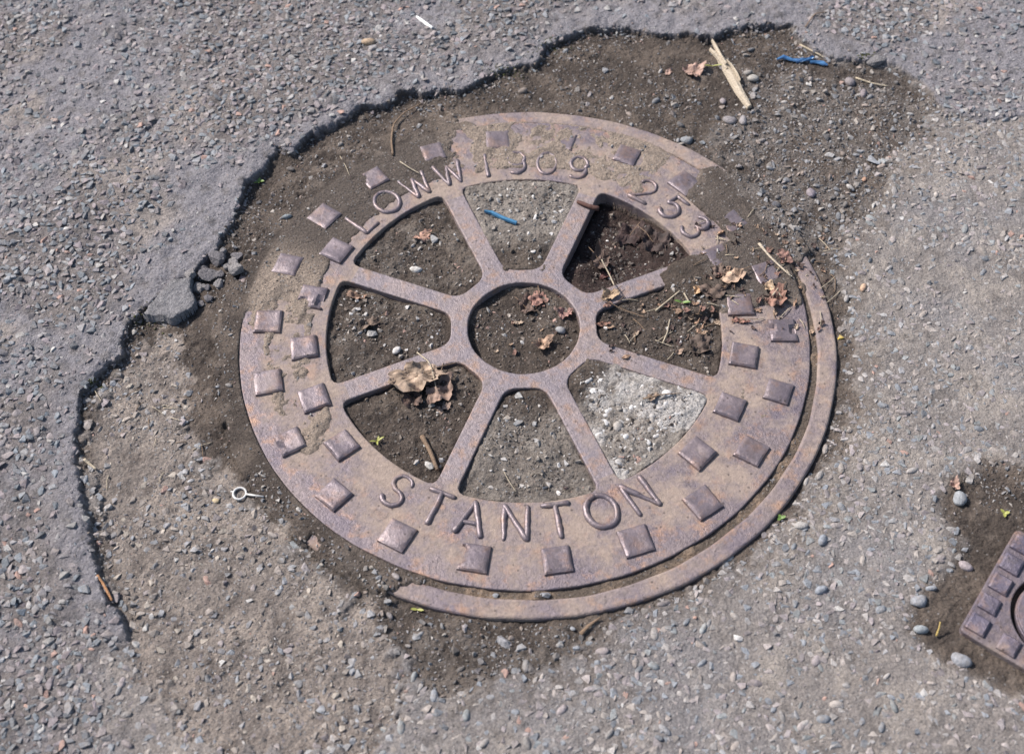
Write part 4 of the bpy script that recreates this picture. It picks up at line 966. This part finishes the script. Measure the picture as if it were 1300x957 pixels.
# small leaf crumbs in the debris
for i in range(150):
    if i < 104: px, py = random.uniform(880, 1050), random.uniform(285, 425)
    elif i < 134: px, py = random.uniform(770, 890), random.uniform(380, 460)
    else: px, py = random.uniform(630, 715), random.uniform(375, 450)
    grp, lb = (('leaf crumbs on the right rim', 'small crumb of dead leaf in the debris on the right rim') if i < 104 else ('leaf crumbs in the right opening', 'small crumb of dead leaf in the right opening') if i < 134 else ('leaf crumbs in the hub hole', 'small crumb of dead leaf in the hub hole'))
    tone, cl_ = random.choice([('brown', BR), ('tan', TN), ('orange', (0.38, 0.235, 0.15)), ('reddish', RD), ('pale', (0.42, 0.32, 0.23)), ('blackish', DK), ('blackish', DK)])
    wd_ = random.uniform(6, 15); lb = lb.replace('small crumb', ('tiny ' if wd_ < 9 else 'small ' if wd_ < 12 else 'larger ') + tone + ' crumb')
    o = leaf(px, py, wd_, cl_, lb, 200 + i, random.choice([2, 3, 4]), random.uniform(.3, 1), random.uniform(0, 6), random.uniform(.35, .9), stem=False, name='leaf_crumb', tilt=(random.gauss(0, .3), random.gauss(0, .3)))
    o['group'] = grp; o['category'] = 'leaf crumb'

def stick(path, r0_, r1_, m, name, label, cat, zs=1.0, n=7, dz=None, group=None, node=None):
    """path: list of pixels with height above ground; the object's origin sits at its first point"""
    P = np.array([gp(*q) if len(q) == 3 else (*at(q[0], q[1], q[3]), q[3]) for q in path]); o0 = P[0].copy(); P = P - o0
    # resample
    t = np.linspace(0, len(P) - 1, max(len(P), 4 * (len(P) - 1) + 1)); Q_ = np.stack([np.interp(t, np.arange(len(P)), P[:, k]) for k in range(3)], -1)
    Q_[1:-1] = (Q_[:-2] + Q_[1:-1] * 2 + Q_[2:]) / 4
    rr = np.linspace(r0_, r1_, len(Q_)) * rng.uniform(0.9, 1.12, len(Q_))
    V, F = tube_arrays(Q_, rr, n, zs); o = from_arrays(name, V, F, m, smooth=True); o.location = o0
    tag(o, label, cat, group); return o
h = 0.0016
stick([(499, 198, h), (497, 180, .003), (500, 162, .006), (513, 147, .005), (536, 134, .004)], .0014, .0009, M_TWIG, 'twig', 'curved brown twig on dark soil above the cover', 'twig')
stick([(536, 556, .004), (546, 574, .004), (556, 600, .006)], .0025, .0022, M_TWIG, 'twig', 'thick brown twig in the lower left opening', 'twig')
stick([(733, 256, 0, .0022), (740, 259, 0, .0028), (748, 262, 0, .003), (754, 264, 0, .0022), (760, 265, 0, .0005)], .0024, .0034, M_RUST, 'rusty_stub', 'dark rusty stub lying across the upper right spoke', 'stub')
stick([(1086, 100, h), (1106, 108, .003), (1128, 111, h)], .0013, .0010, M_STRAW, 'twig', 'pale twig on the gravelly soil right of the blue foil', 'twig')
stick([(1015, 58, h), (1040, 72, .003), (1046, 75, h)], .0012, .0009, M_STRAW, 'twig', 'short pale twig just above the blue foil strip', 'twig')
stick([(963, 311, .003), (978, 330, .004), (1004, 353, .003)], .0019, .0010, M_WOOD, 'twig', 'long pale splinter of stalk in the debris at the right rim', 'twig', 0.6)
stick([(508, 208, .004), (520, 216, .004), (534, 223, .003)], .0008, .0006, M_STRAW, 'straw', 'short straw on the dirt above the letter W', 'straw')
stick([(832, 396, .002), (848, 384, .004), (863, 371, .003)], .0010, .0007, M_STRAW, 'straw', 'bent straw slanting in the upper part of the right opening', 'straw')
stick([(841, 437, .002), (847, 424, .003), (850, 407, .002)], .0009, .0007, M_STRAW, 'straw', 'upright straw in the middle of the right opening', 'straw')
stick([(762, 383, .008), (790, 396, .004), (822, 405, .002)], .0008, .0005, M_TWIG, 'stalk', 'thin dark stalk running from the tan leaf into the right opening', 'stalk')
stick([(763, 340, .016), (773, 356, .012), (779, 370, .012)], .0008, .0007, M_STRAW, 'stalk', 'thin leaf stalk bridging from the curled leaf to the spoke', 'stalk')
stick([(124, 731, .002), (132, 742, .004), (140, 757, .003), (143, 763, .002)], .0015, .0012, mat_streak('orange_twig_bark', (0.40, 0.19, 0.08), (0.55, 0.30, 0.15)), 'twig', 'orange brown twig at the foot of the left broken edge', 'twig')
stick([(108, 585, .004), (115, 591, .004), (123, 597, .003)], .0018, .0012, M_STRAW, 'twig', 'short pale twig at the foot of the left edge above the orange one', 'twig', 0.7)
stick([(737, 806, .003), (748, 795, .004), (762, 785, .003)], .0022, .0010, M_TWIG, 'twig', 'brown dead stalk below the lower frame ring', 'twig', 0.5)
stick([(530, 450, .004), (548, 470, .008), (556, 505, .004)], .0008, .0006, M_STRAW, 'stalk', 'thin stalk lying across the big draped leaf', 'stalk')
stick([(415, 452, .002), (417, 460, .003), (420, 478, .002)], .0010, .0007, M_TWIG, 'straw', 'short brown straw at the inner rim edge of the left opening', 'straw')
stick([(640, 600, .002), (646, 612, .003), (655, 625, .002)], .0005, .0004, M_STRAW, 'straw', 'hair thin straw in the bottom opening', 'straw')
stick([(816, 508, .003), (840, 503, .004), (865, 501, .003)], .0008, .0006, M_TWIG, 'twig', 'thin twig across the pale gravel in the lower right opening', 'twig')
stick([(432, 200, .002), (440, 214, .002), (444, 224, .001)], .0005, .0004, M_STRAW, 'straw', 'fine straw on the soil left of the top raised squares', 'straw')
stick([(978, 366, .004), (985, 372, .005), (992, 379, .003)], .0010, .0008, M_STRAW, 'straw', 'pale straw of a crossed pair near the frame ring end', 'straw')
stick([(980, 378, .004), (986, 371, .006), (989, 366, .004)], .0009, .0008, M_STRAW, 'straw', 'whitish straw crossing over another near the frame ring end', 'straw')
stick([(868, 374, .003), (872, 381, .003), (876, 387, .002)], .0010, .0008, M_STRAW, 'straw', 'short straw near the orange scrap in the right opening', 'straw')
stick([(1022, 36, .002), (1034, 20, .004), (1050, 17, .002)], .0009, .0006, M_TWIG, 'twig', 'thin bent twig near the top above the gravelly soil', 'twig')
stick([(1188, 808, .002), (1190, 800, .008), (1190, 795, .011)], .0011, .0007, mat_streak('yellow_stem', (0.5, 0.34, 0.08), (0.62, 0.48, 0.2)), 'sprig', 'yellow sprig standing in the dark soil at lower right', 'sprig')
for i in range(60):
    if i < 34: px, py = random.uniform(880, 1060), random.uniform(270, 420); lb, gp_ = 'fine straw in the debris on the right rim', 'straws on the right rim'
    elif i < 46: px, py = random.uniform(770, 890), random.uniform(380, 460); lb, gp_ = 'fine straw scattered in the right opening', 'straws in the right opening'
    else: px, py = random.uniform(120, 260), random.uniform(480, 620); lb, gp_ = 'fine straw on the sandy patch at the left', 'straws on the sandy patch'
    a = random.uniform(0, 3.14); L = random.uniform(5, 14); b = random.gauss(0, .2)
    stick([(px - L * math.cos(a), py - L * .8 * math.sin(a), .001), (px + b * 4, py + b * 4, .0025), (px + L * math.cos(a), py + L * .8 * math.sin(a), .001)], .00055, .0004, [M_STRAW, M_TWIG, M_STRAW][i % 3], 'straw', lb.replace('fine straw', ('long ' if L > 10 else 'short ') + ('brown' if i % 3 == 1 else 'pale') + ' fine straw'), 'straw', n=5, group=gp_)

# wood splinter: split board end with two prongs
def strip_mesh(path_px, widths, th, lift):
    P = np.array([gp(a, b, lift) for a, b in path_px]); V = []; F = []
    zc = np.linspace(P[0, 2], P[-1, 2], len(P)); P[:, 2] = np.maximum(zc, P[:, 2])
    for i in range(len(P)):
        T = P[min(i + 1, len(P) - 1)] - P[max(i - 1, 0)]; T[2] = 0; T /= np.linalg.norm(T); s = np.array([-T[1], T[0], 0])
        w = widths[i] * rng.uniform(0.9, 1.08) / 2
        for (a, b) in ((-1, 0), (-.75, 1), (0.05, 1.25), (.8, .95), (1, 0)): V.append(P[i] + s * a * w + np.array([0, 0, b * th * rng.uniform(.85, 1.1)]))
    n = 5
    for i in range(len(P) - 1):
        for j in range(n):
            a, b = i * n + j, i * n + (j + 1) % n; F += [(a, b, b + n), (a, b + n, a + n)]
    for base, fl in ((0, 0), ((len(P) - 1) * n, 1)):
        for j in range(1, n - 1): F.append((base, base + j + 1, base + j) if not fl else (base, base + j, base + j + 1))
    return np.array(V), np.array(F)
sp = empty('wood_splinter', gp(928, 97)); tag(sp, 'long pale wood splinter with a frayed end on the soil at the top', 'wood splinter')
inv0 = np.array(sp.location)
def sub(va): return va[0] - inv0, va[1]
va = sub(strip_mesh([(909, 68), (918, 82), (928, 98), (938, 118), (946, 132), (951, 139)], [.008, .012, .014, .0125, .010, .007], .0045, .0015)); from_arrays('shaft', *va, M_WOOD, sp)
va = sub(strip_mesh([(903, 57), (907, 64), (914, 77), (921, 88)], [.002, .004, .005, .004], .004, .006)); from_arrays('prong', *va, M_WOOD, sp)
va = sub(strip_mesh([(901, 67), (906, 72), (914, 81), (922, 93)], [.003, .005, .006, .004], .004, .004)); from_arrays('prong', *va, M_WOOD, sp)
va = sub(strip_mesh([(939, 108), (935, 100), (928, 90), (922, 82)], [.0015, .003, .003, .002], .003, .006)); from_arrays('prong', *va, M_WOOD, sp)
# blue plastic bits
M_BLUE = mat_plain('blue_plastic', (0.035, 0.13, 0.25), (0.06, 0.20, 0.34), 90, 0.35, 0.0002)
M_FOIL = mat_plain('blue_foil', (0.015, 0.055, 0.15), (0.08, 0.20, 0.38), 120, 0.25, 0.0006)
M_WHITE = mat_plain('white_plastic', (0.7, 0.7, 0.68), (0.82, 0.82, 0.8), 60, 0.4, 0.0001)
bp = strip_mesh([(615, 270), (625, 273), (640, 279), (656, 285)], [.002, .0045, .0048, .0048], .0028, .0015)
o0 = bp[0].mean(0); o = from_arrays('plastic_sliver', bp[0] - o0, bp[1], M_BLUE); o.location = o0; tag(o, 'blue pointed plastic sliver in the top opening', 'plastic sliver')
fo = empty('foil_strip', gp(1018, 79)); tag(fo, 'crumpled blue foil strip on the gravelly soil at the top', 'foil strip')
i0 = np.array(fo.location)
for pp, ww in (([(986, 78), (994, 76), (1004, 79), (1014, 79)], [.002, .006, .004, .006]), ([(1010, 80), (1018, 78), (1026, 77), (1032, 75)], [.006, .007, .006, .005]), ([(1028, 81), (1036, 81), (1044, 83), (1050, 85)], [.003, .005, .006, .003])):
    v, f = strip_mesh(pp, ww, .0018, .002); v[:, 2] += rng.normal(0, .0010, len(v)); from_arrays('foil_piece', v - i0, f, M_FOIL, fo)
v, f = strip_mesh([(529, 23), (536, 28), (543, 33), (549, 37)], [.003, .0042, .0042, .0036], .002, .001)
o0 = v.mean(0); o = from_arrays('plastic_strip', v - o0, f, M_WHITE); o.location = o0; tag(o, 'short white plastic strip on the raised asphalt at the top', 'plastic strip')
# silver ring with two pins
ring = empty('wire_ring', gp(305, 628)); tag(ring, 'small silver wire ring with a long tail on the sandy patch', 'wire ring')
M_SILV = mat_plain('pale_metal', (0.34, 0.33, 0.31), (0.58, 0.57, 0.55), 300, 0.35, 0.0002)
V, F = tube_arrays([(0.0068 * math.cos(t), 0.0068 * math.sin(t), 0.003) for t in np.linspace(0, 2 * math.pi, 32, endpoint=False)], .0013, 8, closed=True); from_arrays('loop', V, F, M_SILV, ring, smooth=True)
d0 = gp(335, 631) - np.array(ring.location); d1 = gp(293, 625) - np.array(ring.location)
u0 = d0 / np.linalg.norm(d0); u1 = d1 / np.linalg.norm(d1)
V, F = tube_arrays([u0 * .0076 + np.array([0, 0, .003]), d0 * .6 + np.array([0, 0, .002]), d0 + np.array([0, 0, .0015])], [.0012, .0011, .001], 8); from_arrays('tail', V, F, M_SILV, ring, smooth=True)
V, F = tube_arrays([u1 * .0076 + np.array([0, 0, .003]), d1 * .95 + np.array([0, 0, .0025])], [.0012, .0009], 8); from_arrays('stub', V, F, M_SILV, ring, smooth=True)
# green sprouts
M_GREEN = mat_plain('leaf_green', (0.09, 0.16, 0.03), (0.16, 0.24, 0.06), 200, 0.5)
M_YG = mat_plain('yellow_green', (0.24, 0.25, 0.05), (0.34, 0.33, 0.10), 200, 0.5)
def sprout(px, py, n, L, m, label, seed, up=0.6, name='seedling', w=.0018):
    g = gp(px, py); e = empty(name, g); tag(e, label, 'seedling' if name == 'seedling' else 'grass blade'); r = random.Random(seed)
    for i in range(n):
        a = 6.283 * i / n + r.uniform(-.4, .4); l = L * r.uniform(.7, 1.15); c, s = math.cos(a), math.sin(a); V = []; F = []
        for k in range(6):
            q = k / 5; ww = w * math.sin(math.pi * (0.12 + 0.86 * q)) ** .8; x = l * q; z = .001 + up * l * (q - .55 * q * q)
            for sd_, dz in ((-1, 0.0004), (0, 0), (1, 0.0004)): V.append((c * x - s * sd_ * ww, s * x + c * sd_ * ww, z + dz))
        for k in range(5):
            for j in range(2): b = k * 3 + j; F.append((b, b + 3, b + 4, b + 1))
        from_arrays('blade', V, F, m, e, smooth=True)
sprout(329, 231, 5, .007, M_GREEN, 'small green seedling at the foot of the upper left broken edge', 1)
sprout(479, 561, 4, .008, M_YG, 'yellow green seedling at the rim of the lower left opening', 2, 1.1, w=.0011)
sprout(866, 385, 2, .010, M_GREEN, 'bright green blade in the right opening', 3, .8, 'grass_blade')
sprout(530, 774, 2, .009, M_YG, 'yellow green blade at the left tip of the frame ring', 4, .3, 'grass_blade', .0014)
sprout(1275, 652, 3, .005, M_YG, 'yellow green seedling on the dark soil above the valve cover', 5)
sprout(991, 658, 3, .005, M_GREEN, 'tiny green seedling between frame ring and paving', 6)
sprout(904, 85, 2, .020, M_YG, 'thin green blade beside the large curled leaf', 7, .5, 'grass_blade', .001)
# moss cushions
M_MOSS = mat_plain('moss', (0.035, 0.045, 0.012), (0.10, 0.10, 0.03), 600, 0.95, 0.001)
for (px, py, w, n) in ((190, 404, 42, 140), (122, 490, 20, 90), (640, 92, 40, 110), (700, 60, 40, 80), (1100, 72, 26, 60)):
    VV = []
    for i in range(n):
        a, b = px + random.gauss(0, w * .3), py + random.gauss(0, w * .12); g = gp(a, b); v, f = GV[i % 6]; s = random.uniform(.0009, .0022)
        VV.append((v * s + g, f))
    V, F = join_arrays(VV); tag(from_arrays('moss', V, F, M_MOSS, smooth=True), 'low dark green moss at the foot of the broken edge', kind='stuff')
# yellow crumb
pebble(1067, 429, 9, (0.5, 0.36, 0.06), 4, 'bright yellow crumb beside the frame ring at right')
